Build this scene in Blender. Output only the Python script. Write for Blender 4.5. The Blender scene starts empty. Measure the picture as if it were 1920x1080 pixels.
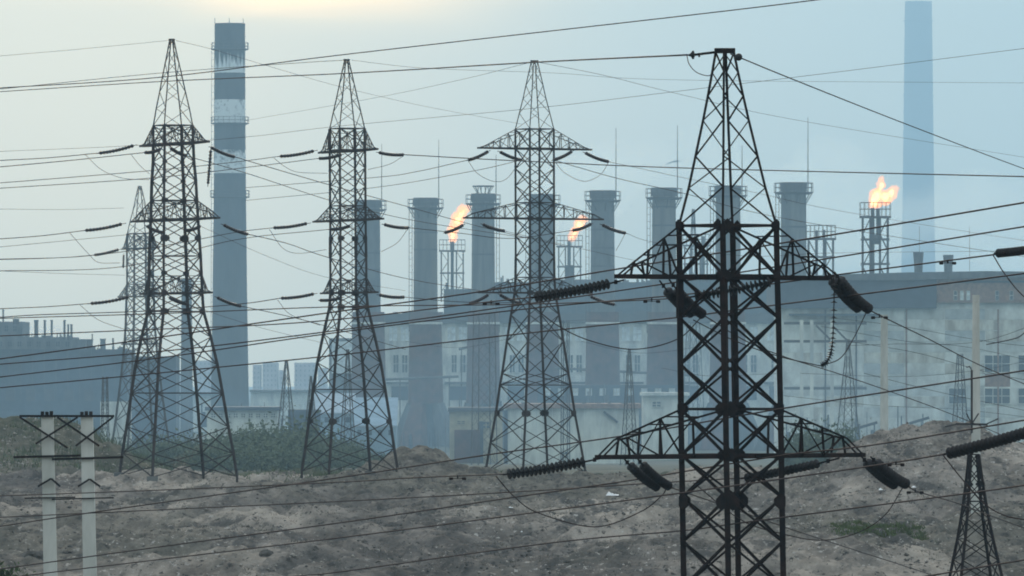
import bpy, bmesh, math, random
import numpy as np
from mathutils import Vector, Matrix
random.seed(7)
rng = np.random.default_rng(11)
SC = bpy.context.scene
COL = SC.collection
# ------------------------------------------------------------------ camera
F, YH, K = 14400.0, 690.0, 2.6          # focal length in photo pixels, row of the horizon
cam = bpy.data.cameras.new('camera'); camo = bpy.data.objects.new('camera', cam); COL.objects.link(camo)
camo.location = (0, 0, 0); camo.rotation_euler = (math.pi/2, 0, 0)
cam.sensor_width = 36; cam.lens = F/1920*36; cam.shift_y = (YH-540)/1920
cam.clip_start = 1; cam.clip_end = 30000
SC.camera = camo
SC.view_settings.view_transform = 'Standard'; SC.view_settings.look = 'None'
SC.view_settings.exposure = 0.0; SC.view_settings.gamma = 1; SC.view_settings.use_curve_mapping = False
SC.render.filter_size = 2.1
try:
    SC.cycles.pixel_filter_type = 'GAUSSIAN'; SC.cycles.filter_width = 2.1
    SC.cycles.volume_bounces = 3; SC.cycles.max_bounces = 6; SC.cycles.diffuse_bounces = 3
    SC.cycles.use_denoising = True
    SC.cycles.volume_max_steps = 64
    SC.cycles.use_light_tree = True
except Exception: pass
# ------------------------------------------------------------------ world: hazy dusk sky, sun veiled just above the frame
SUN_EL, SUN_AZ = math.radians(6.0), math.radians(-1.6)
world = bpy.data.worlds.new('World'); SC.world = world; world.use_nodes = True
wn, wl = world.node_tree.nodes, world.node_tree.links
for n in list(wn): wn.remove(n)
def wm(op, a, b=None, c=None):
    n = wn.new('ShaderNodeMath'); n.operation = op
    for i, v in enumerate((a, b, c)):
        if v is None: continue
        if isinstance(v, (int, float)): n.inputs[i].default_value = v
        else: wl.new(v, n.inputs[i])
    return n.outputs[0]
def wmix(fac, a, b, mode='MIX'):
    n = wn.new('ShaderNodeMix'); n.data_type = 'RGBA'; n.blend_type = mode
    for s, v in ((n.inputs[0], fac), (n.inputs[6], a), (n.inputs[7], b)):
        if isinstance(v, (int, float)): s.default_value = v
        elif isinstance(v, tuple): s.default_value = (*v, 1)
        else: wl.new(v, s)
    return n.outputs[2]
tc = wn.new('ShaderNodeTexCoord'); sep = wn.new('ShaderNodeSeparateXYZ'); wl.new(tc.outputs['Generated'], sep.inputs[0])
sky = wn.new('ShaderNodeTexSky'); sky.sky_type = 'NISHITA'; sky.sun_disc = False
sky.sun_elevation = SUN_EL; sky.sun_rotation = SUN_AZ; sky.air_density = 1.3; sky.dust_density = 3.0; sky.ozone_density = 2.0
sc_sky = wmix(1.0, sky.outputs[0], (0.013, 0.016, 0.024), 'MULTIPLY')
az = wm('ARCTAN2', sep.outputs[0], sep.outputs[1]); el = wm('ARCSINE', sep.outputs[2])
# soft streaky overcast veil
mp = wn.new('ShaderNodeMapping'); mp.inputs['Scale'].default_value = (14, 14, 60); wl.new(tc.outputs['Generated'], mp.inputs[0])
ns = wn.new('ShaderNodeTexNoise'); ns.inputs['Scale'].default_value = 1.6; ns.inputs['Detail'].default_value = 4; ns.inputs['Roughness'].default_value = .5
wl.new(mp.outputs[0], ns.inputs['Vector'])
nz = wm('SUBTRACT', ns.outputs[0], 0.5)
# broad warm glow round the veiled sun
dx = wm('DIVIDE', wm('SUBTRACT', wm('ADD', az, wm('MULTIPLY', nz, .03)), -0.023), 0.014)
dy = wm('DIVIDE', wm('SUBTRACT', wm('ADD', el, wm('MULTIPLY', nz, .012)), 0.0535), 0.0052)
core = wm('POWER', 2.718, wm('MULTIPLY', wm('ADD', wm('MULTIPLY', dx, dx), wm('MULTIPLY', dy, dy)), -0.5))
dx2 = wm('DIVIDE', wm('SUBTRACT', az, -0.062), 0.048)
dy2 = wm('DIVIDE', wm('SUBTRACT', el, 0.075), 0.075)
halo = wm('POWER', 2.718, wm('MULTIPLY', wm('ADD', wm('MULTIPLY', dx2, dx2), wm('MULTIPLY', dy2, dy2)), -0.5))
up = wm('POWER', wm('MAXIMUM', wm('SINE', el), 0.0), 0.5)
veil = wmix(up, (0.46, 0.68, 0.66), (0.88, 0.96, 1.02))
veil = wmix(1.0, veil, wmix(1.0, (1, 1, 1), wmix(nz, (0, 0, 0), (0.25, 0.25, 0.25)), 'ADD'), 'MULTIPLY')
c1 = wmix(1.0, sc_sky, veil, 'ADD')
c2 = wmix(1.0, c1, wmix(halo, (0, 0, 0), (2.15, 1.25, 0.25)), 'ADD')
c3 = wmix(1.0, c2, wmix(core, (0, 0, 0), (4.2, 2.1, 0.25)), 'ADD')
bg = wn.new('ShaderNodeBackground'); wl.new(c3, bg.inputs[0]); bg.inputs[1].default_value = 1.0
wo = wn.new('ShaderNodeOutputWorld'); wl.new(bg.outputs[0], wo.inputs[0])
# sun behind thin cloud
sl = bpy.data.lights.new('sun', 'SUN'); sl.energy = 1.9; sl.angle = math.radians(12); sl.color = (1, .86, .68)
slo = bpy.data.objects.new('sun', sl); COL.objects.link(slo)
sdir = Vector((math.sin(SUN_AZ)*math.cos(SUN_EL+.1), math.cos(SUN_AZ)*math.cos(SUN_EL+.1), math.sin(SUN_EL+.1)))
slo.rotation_euler = sdir.to_track_quat('Z', 'Y').to_euler(); slo.location = (0, 0, 200)

# ------------------------------------------------------------------ materials
def mat(name, col, rough=.8, metal=0., var=.25, scale=1.0, col2=None, detail=5, bump=0., stretch=(1, 1, 1), spec=.3):
    m = bpy.data.materials.new(name); m.use_nodes = True
    nt = m.node_tree; N, L = nt.nodes, nt.links
    b = N['Principled BSDF']; b.inputs['Roughness'].default_value = rough; b.inputs['Metallic'].default_value = metal
    b.inputs['Specular IOR Level'].default_value = spec
    g = N.new('ShaderNodeNewGeometry'); mpn = N.new('ShaderNodeMapping'); mpn.inputs['Scale'].default_value = stretch
    L.new(g.outputs['Position'], mpn.inputs[0])
    t = N.new('ShaderNodeTexNoise'); t.inputs['Scale'].default_value = scale; t.inputs['Detail'].default_value = detail
    t.inputs['Roughness'].default_value = .6
    L.new(mpn.outputs[0], t.inputs['Vector'])
    r = N.new('ShaderNodeValToRGB'); L.new(t.outputs[0], r.inputs[0])
    c2 = col2 or tuple(c*(1-var) for c in col)
    r.color_ramp.elements[0].position = .35; r.color_ramp.elements[1].position = .65
    r.color_ramp.elements[0].color = (*c2, 1); r.color_ramp.elements[1].color = (*[min(1, c*(1+var*.4)) for c in col], 1)
    L.new(r.outputs[0], b.inputs['Base Color'])
    if bump:
        bp = N.new('ShaderNodeBump'); bp.inputs['Strength'].default_value = bump; L.new(t.outputs[0], bp.inputs['Height']); L.new(bp.outputs[0], b.inputs['Normal'])
    return m
M = dict(
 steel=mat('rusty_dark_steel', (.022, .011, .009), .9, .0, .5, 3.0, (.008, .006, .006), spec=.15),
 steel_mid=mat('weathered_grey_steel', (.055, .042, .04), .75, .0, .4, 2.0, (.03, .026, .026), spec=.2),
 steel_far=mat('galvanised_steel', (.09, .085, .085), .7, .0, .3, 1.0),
 glass_ins=mat('dark_glazed_insulator', (.014, .009, .009), .5, 0, .4, 6, spec=.25),
 ins_brown=mat('brown_insulator', (.03, .014, .013), .4, 0, .3, 4),
 wire=mat('dull_conductor', (.04, .022, .02), .8, 0, .2, 4, spec=.1),
 conc=mat('pale_concrete', (.56, .54, .50), .9, 0, .35, 1.2, (.46, .45, .41), bump=.2, stretch=(1, 1, .3)),
 conc_dark=mat('grey_concrete', (.12, .125, .13), .9, 0, .3, .4, (.075, .08, .085), stretch=(1, 1, .25)),
 conc_grey=mat('sooty_grey_concrete', (.15, .15, .145), .9, 0, .5, .35, (.07, .075, .08), stretch=(1, 1, .08)),
 conc_warm=mat('streaked_warm_concrete', (.16, .145, .13), .9, 0, .5, .3, (.08, .08, .08), stretch=(1, 1, .06)),
 brickred=mat('sooty_brick', (.11, .05, .038), .9, 0, .3, .3, (.055, .03, .025)),
 steelblue=mat('dark_blue_cladding', (.05, .065, .085), .8, 0, .3, .3),
 roofdark=mat('dark_roof_cladding', (.075, .075, .08), .85, 0, .3, .2),
 facade=mat('pale_facade', (.66, .66, .58), .9, 0, .35, .25, (.40, .42, .40), stretch=(1, 1, .4)),
 panel_b=mat('weathered_panel', (.54, .56, .52), .9, 0, .4, .2, (.36, .36, .32), stretch=(1, 1, .5)), panel_c=mat('stained_panel', (.60, .60, .52), .9, 0, .5, .3, (.34, .30, .24), stretch=(1, 1, .35)), panel_d=mat('patched_panel', (.44, .47, .45), .9, 0, .3, .3, (.32, .34, .33)),
 facade_r=mat('pale_hall_facade', (.66, .68, .62), .9, 0, .35, .25, (.45, .44, .39), stretch=(1, 1, .6)),
 glassy=mat('dusty_window_glass', (.05, .06, .07), .25, 0, .5, .6, (.03, .035, .04), spec=.6),
 paleglass=mat('pale_glazing', (.72, .78, .78), .4, 0, .3, .6),
 white=mat('white_render', (.62, .62, .54), .9, 0, .3, .35, (.42, .42, .37), stretch=(1, 1, .3)),
 yellow=mat('yellow_render', (.42, .38, .26), .9, 0, .3, .5),
 blueroof=mat('light_blue_sheet_roof', (.24, .33, .40), .6, 0, .2, .4),
 rust=mat('rust_streaked_wall', (.28, .17, .12), .9, 0, .4, .8),
 leaf=mat('dusty_leaves', (.12, .14, .08), .9, 0, .4, 1.5, (.07, .088, .055)),
 leafy=mat('yellowing_leaves', (.16, .11, .04), .9, 0, .4, 1.5),
 leafnear=mat('green_leaves', (.07, .10, .03), .9, 0, .4, 3, (.04, .06, .02)),
 bark=mat('bark', (.06, .05, .04), .9),
 grass=mat('green_grass', (.09, .12, .04), .9, 0, .4, 3, (.06, .07, .03)),
 weed=mat('dry_weeds', (.085, .08, .06), .95, 0, .5, 3, (.04, .045, .035)),
 stone_pale=mat('pale_rubble', (.34, .305, .27), .9, 0, .4, 4),
 stone_dark=mat('dark_clods', (.10, .09, .08), .95, 0, .4, 4),
 cloth=mat('white_plastic_sheet', (.75, .75, .75), .6, 0, .1, 4),
 city=mat('faded_apartment_blocks', (.42, .34, .33), .9, 0, .2, .1),
)
def chimney_mat(zt, ppm):
    m = mat('banded_chimney', (.07, .075, .085), .9, 0, .3, .15, (.045, .05, .06), stretch=(1, 1, .3))
    nt = m.node_tree; N, L = nt.nodes, nt.links; b = N['Principled BSDF']
    g = N.new('ShaderNodeNewGeometry'); s = N.new('ShaderNodeSeparateXYZ'); L.new(g.outputs['Position'], s.inputs[0])
    mp_ = N.new('ShaderNodeMapping'); mp_.inputs['Scale'].default_value = (.8, .8, .09); L.new(g.outputs['Position'], mp_.inputs[0])
    t = N.new('ShaderNodeTexNoise'); t.inputs['Scale'].default_value = .7; t.inputs['Detail'].default_value = 4; L.new(mp_.outputs[0], t.inputs['Vector'])
    t2 = N.new('ShaderNodeTexNoise'); t2.inputs['Scale'].default_value = .33; t2.inputs['Detail'].default_value = 8; t2.inputs['Roughness'].default_value = .7; L.new(g.outputs['Position'], t2.inputs['Vector'])
    def ma(op, a, b_):
        n = N.new('ShaderNodeMath'); n.operation = op
        for i, v in enumerate((a, b_)):
            if isinstance(v, (int, float)): n.inputs[i].default_value = v
            else: L.new(v, n.inputs[i])
        return n.outputs[0]
    tot = None
    for (ya, yb, rag) in ((93, 137, 1), (187, 232, .12), (281, 325, .4)):
        za, zb = (YH-ya)/ppm, (YH-yb)/ppm
        inb = ma('MULTIPLY', ma('LESS_THAN', s.outputs[2], za), ma('GREATER_THAN', s.outputs[2], zb))
        k = ma('DIVIDE', ma('SUBTRACT', za, s.outputs[2]), za-zb)         # 0 at the top of the band
        thr = ma('ADD', ma('MULTIPLY', k, rag*.42), .70-rag*.33)
        tex = t.outputs[0] if rag == 1 else t2.outputs[0]
        pat = ma('MINIMUM', ma('MAXIMUM', ma('MULTIPLY', ma('SUBTRACT', thr, tex), 6.0), 0.0), 1.0)
        v = ma('MULTIPLY', inb, pat); tot = v if tot is None else ma('ADD', tot, v)
    src = b.inputs['Base Color'].links[0].from_socket
    mx = N.new('ShaderNodeMix'); mx.data_type = 'RGBA'; L.new(tot, mx.inputs[0]); L.new(src, mx.inputs[6]); mx.inputs[7].default_value = (.80, .82, .80, 1)
    L.new(mx.outputs[2], b.inputs['Base Color'])
    return m

# ------------------------------------------------------------------ helpers
W = {}
def P(px, py, d): return Vector(((px-960)/F*d, d, (YH-py)/F*d))
def props(o, label=None, cat=None, group=None, kind=None):
    if label: o['label'] = label
    if cat: o['category'] = cat
    if group: o['group'] = group
    if kind: o['kind'] = kind
    return o
def empty(name, loc, label, cat, group=None):
    o = bpy.data.objects.new(name, None); COL.objects.link(o); o.location = loc; o.empty_display_size = .5
    W[o.name] = Matrix.Translation(loc)
    return props(o, label, cat, group)
def link(o, world, parent):
    COL.objects.link(o)
    if parent is not None:
        o.parent = parent; o.matrix_basis = W[parent.name].inverted() @ world
    else: o.matrix_basis = world
    W[o.name] = world
    return o
class MB:
    def __init__(s): s.v = []; s.f = []
    def add(s, vs, fs):
        n = len(s.v); s.v += [tuple(v) for v in vs]; s.f += [tuple(i+n for i in f) for f in fs]; return s
    def box(s, a, b):
        (x0, y0, z0), (x1, y1, z1) = a, b
        return s.add([(x0,y0,z0),(x1,y0,z0),(x1,y1,z0),(x0,y1,z0),(x0,y0,z1),(x1,y0,z1),(x1,y1,z1),(x0,y1,z1)],
                     [(3,2,1,0),(4,5,6,7),(0,1,5,4),(1,2,6,5),(2,3,7,6),(3,0,4,7)])
    def bar(s, p, q, w, h=None):
        p, q = Vector(p), Vector(q); h = h or w
        R = (q-p).to_track_quat('Z', 'X').to_matrix(); x, y = R.col[0]*w/2, R.col[1]*h/2
        vs = [c+sx*x+sy*y for c in (p, q) for sx, sy in ((-1,-1),(1,-1),(1,1),(-1,1))]
        return s.add(vs, [(3,2,1,0),(4,5,6,7),(0,1,5,4),(1,2,6,5),(2,3,7,6),(3,0,4,7)])
    def tube(s, pts, r, n=6, close=True):
        pts = [Vector(p) for p in pts]; rings = []
        rr = r if isinstance(r, (list, tuple)) else [r]*len(pts)
        for i, p in enumerate(pts):
            t = (pts[min(i+1, len(pts)-1)]-pts[max(i-1, 0)])
            R = t.to_track_quat('Z', 'X').to_matrix()
            rings.append([p+R.col[0]*rr[i]*math.cos(2*math.pi*k/n)+R.col[1]*rr[i]*math.sin(2*math.pi*k/n) for k in range(n)])
        vs = [v for rg in rings for v in rg]; fs = []
        for i in range(len(pts)-1):
            for k in range(n): fs.append((i*n+k, i*n+(k+1)%n, (i+1)*n+(k+1)%n, (i+1)*n+k))
        if close: fs += [tuple(range(n-1, -1, -1)), tuple((len(pts)-1)*n+k for k in range(n))]
        return s.add(vs, fs)
    def lathe(s, c, prof, n=24):      # prof: (radius, z) from bottom to top
        c = Vector(c)
        vs = [c+Vector((r*math.cos(2*math.pi*k/n), r*math.sin(2*math.pi*k/n), z)) for r, z in prof for k in range(n)]; fs = []
        for i in range(len(prof)-1):
            for k in range(n): fs.append((i*n+k, i*n+(k+1)%n, (i+1)*n+(k+1)%n, (i+1)*n+k))
        fs += [tuple(range(n-1, -1, -1)), tuple((len(prof)-1)*n+k for k in range(n))]
        return s.add(vs, fs)
    def build(s, name, m, parent=None, origin=None, smooth=False):
        if origin is None:
            origin = W[parent.name].translation if parent is not None else Vector((sum(v[0] for v in s.v)/len(s.v), sum(v[1] for v in s.v)/len(s.v), min(v[2] for v in s.v)))
        origin = Vector(origin)
        me = bpy.data.meshes.new(name); me.from_pydata([(v[0]-origin.x, v[1]-origin.y, v[2]-origin.z) for v in s.v], [], s.f); me.update()
        if smooth: me.polygons.foreach_set('use_smooth', [True]*len(me.polygons))
        me.materials.append(M[m] if isinstance(m, str) else m)
        return link(bpy.data.objects.new(name, me), Matrix.Translation(origin), parent)
UNIT = {}
def unit(shape, m):
    if (shape, m) in UNIT: return UNIT[shape, m]
    if shape == 'L':
        t = .16; o = .5
        pr = [(-o,-o),(o,-o),(o,-o+t),(-o+t,-o+t),(-o+t,o),(-o,o)]
    elif shape == 'box': pr = [(-.5,-.5),(.5,-.5),(.5,.5),(-.5,.5)]
    else: pr = [(.5*math.cos(k*math.pi/4), .5*math.sin(k*math.pi/4)) for k in range(8)]
    n = len(pr); vs = [(x, y, z) for z in (0, 1) for x, y in pr]
    fs = [(i, (i+1) % n, n+(i+1) % n, n+i) for i in range(n)]
    if shape == 'L': fs += [(3,2,1,0),(5,4,3,0),(n,n+1,n+2,n+3),(n,n+3,n+4,n+5)]
    else: fs += [tuple(range(n-1,-1,-1)), tuple(range(n, 2*n))]
    me = bpy.data.meshes.new('bar_'+shape); me.from_pydata(vs, [], fs); me.update(); me.materials.append(M[m])
    UNIT[shape, m] = me; return me
def bar(name, p, q, w, m, parent, shape='L', h=None):
    p, q = Vector(p), Vector(q); dlt = q-p
    mw = Matrix.Translation(p) @ dlt.to_track_quat('Z', 'X').to_matrix().to_4x4() @ Matrix.Diagonal((w, h or w, dlt.length, 1))
    return link(bpy.data.objects.new(name, unit(shape, m)), mw, parent)
def smooth_path(pts, ds, nseg=10):
    """pixel control points and their distances -> smooth space curve"""
    c = [P(x, y, d) for (x, y), d in zip(pts, ds)]
    if len(c) == 2: return [c[0].lerp(c[1], i/nseg) for i in range(nseg+1)]
    c = [c[0]*2-c[1]] + c + [c[-1]*2-c[-2]]; out = []
    for i in range(1, len(c)-2):
        for k in range(nseg):
            t = k/nseg; a, b, d_, e = c[i-1:i+3]
            out.append(.5*((2*b)+(d_-a)*t+(2*a-5*b+4*d_-e)*t*t+(3*b-a-3*d_+e)*t**3))
    out.append(c[-2]); return out
def lerp_d(pts, d0, d1):
    x0, x1 = pts[0][0], pts[-1][0]
    return [d0+(d1-d0)*((x-x0)/(x1-x0) if x1 != x0 else 0) for x, y in pts]
def cable(label, pts, d0, d1, r=.02, name='power_cable', cat='cable', m='wire', group=None):
    path = smooth_path(pts, lerp_d(pts, d0, d1))
    o = MB().tube(path, r, 5).build(name, m, origin=path[0], smooth=True)
    return props(o, label, cat, group)
def paraboloid(x0, y0, x1, y1, sag, n=5):
    return [(x0+(x1-x0)*i/(n-1), y0+(y1-y0)*i/(n-1)+sag*4*(i/(n-1))*(1-i/(n-1))) for i in range(n)]

# ------------------------------------------------------------------ terrain
_perm = rng.random((512, 512))
def vnoise(x, y):
    xi, yi = np.floor(x).astype(int), np.floor(y).astype(int); fx, fy = x-xi, y-yi
    fx, fy = fx*fx*(3-2*fx), fy*fy*(3-2*fy)
    g = lambda a, b: _perm[a % 512, b % 512]
    return (g(xi, yi)*(1-fx)+g(xi+1, yi)*fx)*(1-fy)+(g(xi, yi+1)*(1-fx)+g(xi+1, yi+1)*fx)*fy-.5
def fbm(x, y, o=4, g=.5):
    v = 0; a = 1
    for k in range(o): v = v+a*vnoise(x+17.3*k, y+9.1*k); x, y, a = x*2.03, y*2.03, a*g
    return v
PD = [-300, 0, 60, 120, 180, 225, 255, 270, 300, 340, 380, 410, 428, 445, 480, 560, 700, 1000, 1400, 2000, 2600, 3200, 16000]
PZ = [-4, -1.8, -5, -13, -16.2, -13.5, -8.6, -7.75, -7.45, -7.2, -6.8, -6.28, -6.0, -6.55, -7.6, -8.6, -10.0, -13.5, -18.0, -25.0, -29.5, -31.5, -34]
def sst(x, a, b): t = np.clip((x-a)/(b-a), 0, 1); return t*t*(3-2*t)
def ground(x, y):
    x, y = np.asarray(x, float), np.asarray(y, float)
    z = np.interp(y, PD, PZ)
    # rubble bank on the right
    xr = x*395/np.maximum(y, 200)
    z = z+2.5*sst(xr+.8*fbm(x*.3+3, y*.1, 2), 14.0, 18.5)*sst(y+6*fbm(x*.2, y*.05+8, 2), 345, 396)*(1-sst(y, 404, 436))*(1-.15*sst(x, 24, 30))
    # spoil heap on the left behind the ridge
    z = z+4.1*(1-sst(x+2*fbm(x*.1, y*.1, 2), -33, -22))*sst(y, 455, 520)*(1-sst(y, 560, 640))
    z = z+1.7*np.exp(-((x+5.2)/2.6)**2-((y-446)/12)**2)
    # ridge roll and rough dug ground
    near = sst(y, 225, 262)*(1-sst(y, 640, 760))
    z = z+near*(1.5*fbm(x*.10+y*.012+5, y*.05+2, 3)+.75*(.32-np.abs(fbm(x*.30+y*.06, y*.12+4, 3)))*sst(fbm(x*.07+9, y*.03, 2), -.15, .2)+.4*fbm(x*.5-y*.05, y*.2, 3)+.34*fbm(x*1.5, y*.9, 4, .68))
    for (x0, y0, kx, wd, dp) in ((-17, 330, .16, .55, .35), (-6, 310, -.10, .45, .3), (4, 345, .22, .6, .4), (-11, 372, .30, .5, .35), (14, 318, -.18, .5, .3)):
        q = x-x0-kx*(y-y0)-1.2*np.sin(y*.07+x0); z = z-near*dp*np.exp(-(q/wd)**2)+near*dp*.5*np.exp(-((q-1.6*wd)/(wd*.8))**2)
    z = z-.25*near*np.maximum(fbm(x*.35+40, y*.16, 2)-.12, 0)*3
    return z
def gz(x, y): return float(ground(x, y))
xs = np.concatenate([-np.geomspace(46, 6400, 36)[::-1], np.arange(-45, 45.01, .26), np.geomspace(46, 6400, 36)])
ys = np.concatenate([np.linspace(-300, 240, 50), np.arange(243, 470, .3), np.arange(470, 640, .8), np.geomspace(641, 13700, 76)])
X, Y = np.meshgrid(xs, ys); Z = ground(X, Y)
nx, ny = len(xs), len(ys)
idx = np.arange(nx*ny).reshape(ny, nx)
quads = np.stack([idx[:-1, :-1], idx[:-1, 1:], idx[1:, 1:], idx[1:, :-1]], -1).reshape(-1, 4)
def np_mesh(name, V, Q):
    me = bpy.data.meshes.new(name); k = Q.shape[1]
    me.vertices.add(len(V)); me.vertices.foreach_set('co', V.astype(np.float32).ravel())
    me.loops.add(Q.size); me.loops.foreach_set('vertex_index', Q.astype(np.int32).ravel())
    me.polygons.add(len(Q)); me.polygons.foreach_set('loop_start', np.arange(0, Q.size, k, dtype=np.int32))
    me.polygons.foreach_set('loop_total', np.full(len(Q), k, np.int32)); me.update(calc_edges=True); me.validate()
    return me
me = np_mesh('ground', np.stack([X, Y, Z], -1).reshape(-1, 3), quads)
me.polygons.foreach_set('use_smooth', [True]*len(me.polygons))
gm = bpy.data.materials.new('dug_earth'); gm.use_nodes = True
N, L = gm.node_tree.nodes, gm.node_tree.links; B = N['Principled BSDF']; B.inputs['Roughness'].default_value = .95; B.inputs['Specular IOR Level'].default_value = .1
geo = N.new('ShaderNodeNewGeometry')
def gnoise(scale, detail, st=(1, 1, 1), rough=.6):
    mpp = N.new('ShaderNodeMapping'); mpp.inputs['Scale'].default_value = st; L.new(geo.outputs['Position'], mpp.inputs[0])
    t = N.new('ShaderNodeTexNoise'); t.inputs['Scale'].default_value = scale; t.inputs['Detail'].default_value = detail; t.inputs['Roughness'].default_value = rough
    L.new(mpp.outputs[0], t.inputs['Vector']); return t.outputs[0]
def gramp(src, stops):
    r = N.new('ShaderNodeValToRGB'); L.new(src, r.inputs[0]); e = r.color_ramp.elements
    while len(e) < len(stops): e.new(.5)
    for k, (p, c) in enumerate(stops): e[k].position = p; e[k].color = (*c, 1) if isinstance(c, tuple) else (c, c, c, 1)
    return r.outputs[0]
def gmix(f, a, b):
    n = N.new('ShaderNodeMix'); n.data_type = 'RGBA'; L.new(f, n.inputs[0])
    for s, v in ((n.inputs[6], a), (n.inputs[7], b)):
        if isinstance(v, tuple): s.default_value = (*v, 1)
        else: L.new(v, s)
    return n.outputs[2]
base = gramp(gnoise(.45, 9, (1, .11, 1.5), .66), [(.33, (.115, .10, .088)), (.47, (.235, .208, .182)), (.63, (.40, .35, .305))])
zone = gramp(gnoise(.085, 4, (1, .22, 1), .55), [(.38, (.55, .56, .58)), (.5, (.95, .95, .95)), (.6, (1.35, 1.32, 1.28))])
zm = N.new('ShaderNodeMix'); zm.data_type = 'RGBA'; zm.blend_type = 'MULTIPLY'; zm.inputs[0].default_value = 1; L.new(base, zm.inputs[6]); L.new(zone, zm.inputs[7]); base = zm.outputs[2]
olive = gramp(gnoise(.055, 3, (1, .3, 1)), [(.46, 0.), (.56, .8)])
base = gmix(olive, base, gramp(gnoise(1.3, 6, (1, .2, 1.5), .7), [(.35, (.06, .058, .048)), (.62, (.22, .20, .165))]))
blotch = gramp(gnoise(.55, 8, (1, .14, 1.5), .7), [(.52, 0.), (.60, .85)])
c = gmix(blotch, base, (.085, .08, .075))
speck = gramp(gnoise(3.6, 3, (1, .22, 1.5), .7), [(.60, 0.), (.66, 1.)])
sm_ = N.new('ShaderNodeMath'); sm_.operation = 'MULTIPLY'; L.new(speck, sm_.inputs[0]); L.new(gramp(gnoise(.09, 3, (1, .3, 1)), [(.44, .12), (.60, 1.)]), sm_.inputs[1])
c = gmix(sm_.outputs[0], c, (.50, .46, .42))
speck2 = gramp(gnoise(2.6, 4, (1, .2, 1.5), .75), [(.36, 1.), (.42, 0.)])
c = gmix(speck2, c, (.06, .055, .05))
sepg = N.new('ShaderNodeSeparateXYZ'); L.new(geo.outputs['Position'], sepg.inputs[0])
mr = N.new('ShaderNodeMapRange'); mr.inputs[1].default_value = 455; mr.inputs[2].default_value = 520; L.new(sepg.outputs[1], mr.inputs[0])
grassy = gramp(gnoise(.12, 4, (1, .3, 1)), [(.35, (.045, .058, .035)), (.6, (.10, .095, .07))])
c = gmix(mr.outputs[0], c, grassy)
L.new(c, B.inputs['Base Color'])
bp = N.new('ShaderNodeBump'); bp.inputs['Strength'].default_value = .9; bp.inputs['Distance'].default_value = .45
L.new(gnoise(2.2, 8, (1, .7, 1), .7), bp.inputs['Height']); L.new(bp.outputs[0], B.inputs['Normal'])
me.materials.append(gm)
g = link(bpy.data.objects.new('ground', me), Matrix.Identity(4), None); g['kind'] = 'structure'

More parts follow.
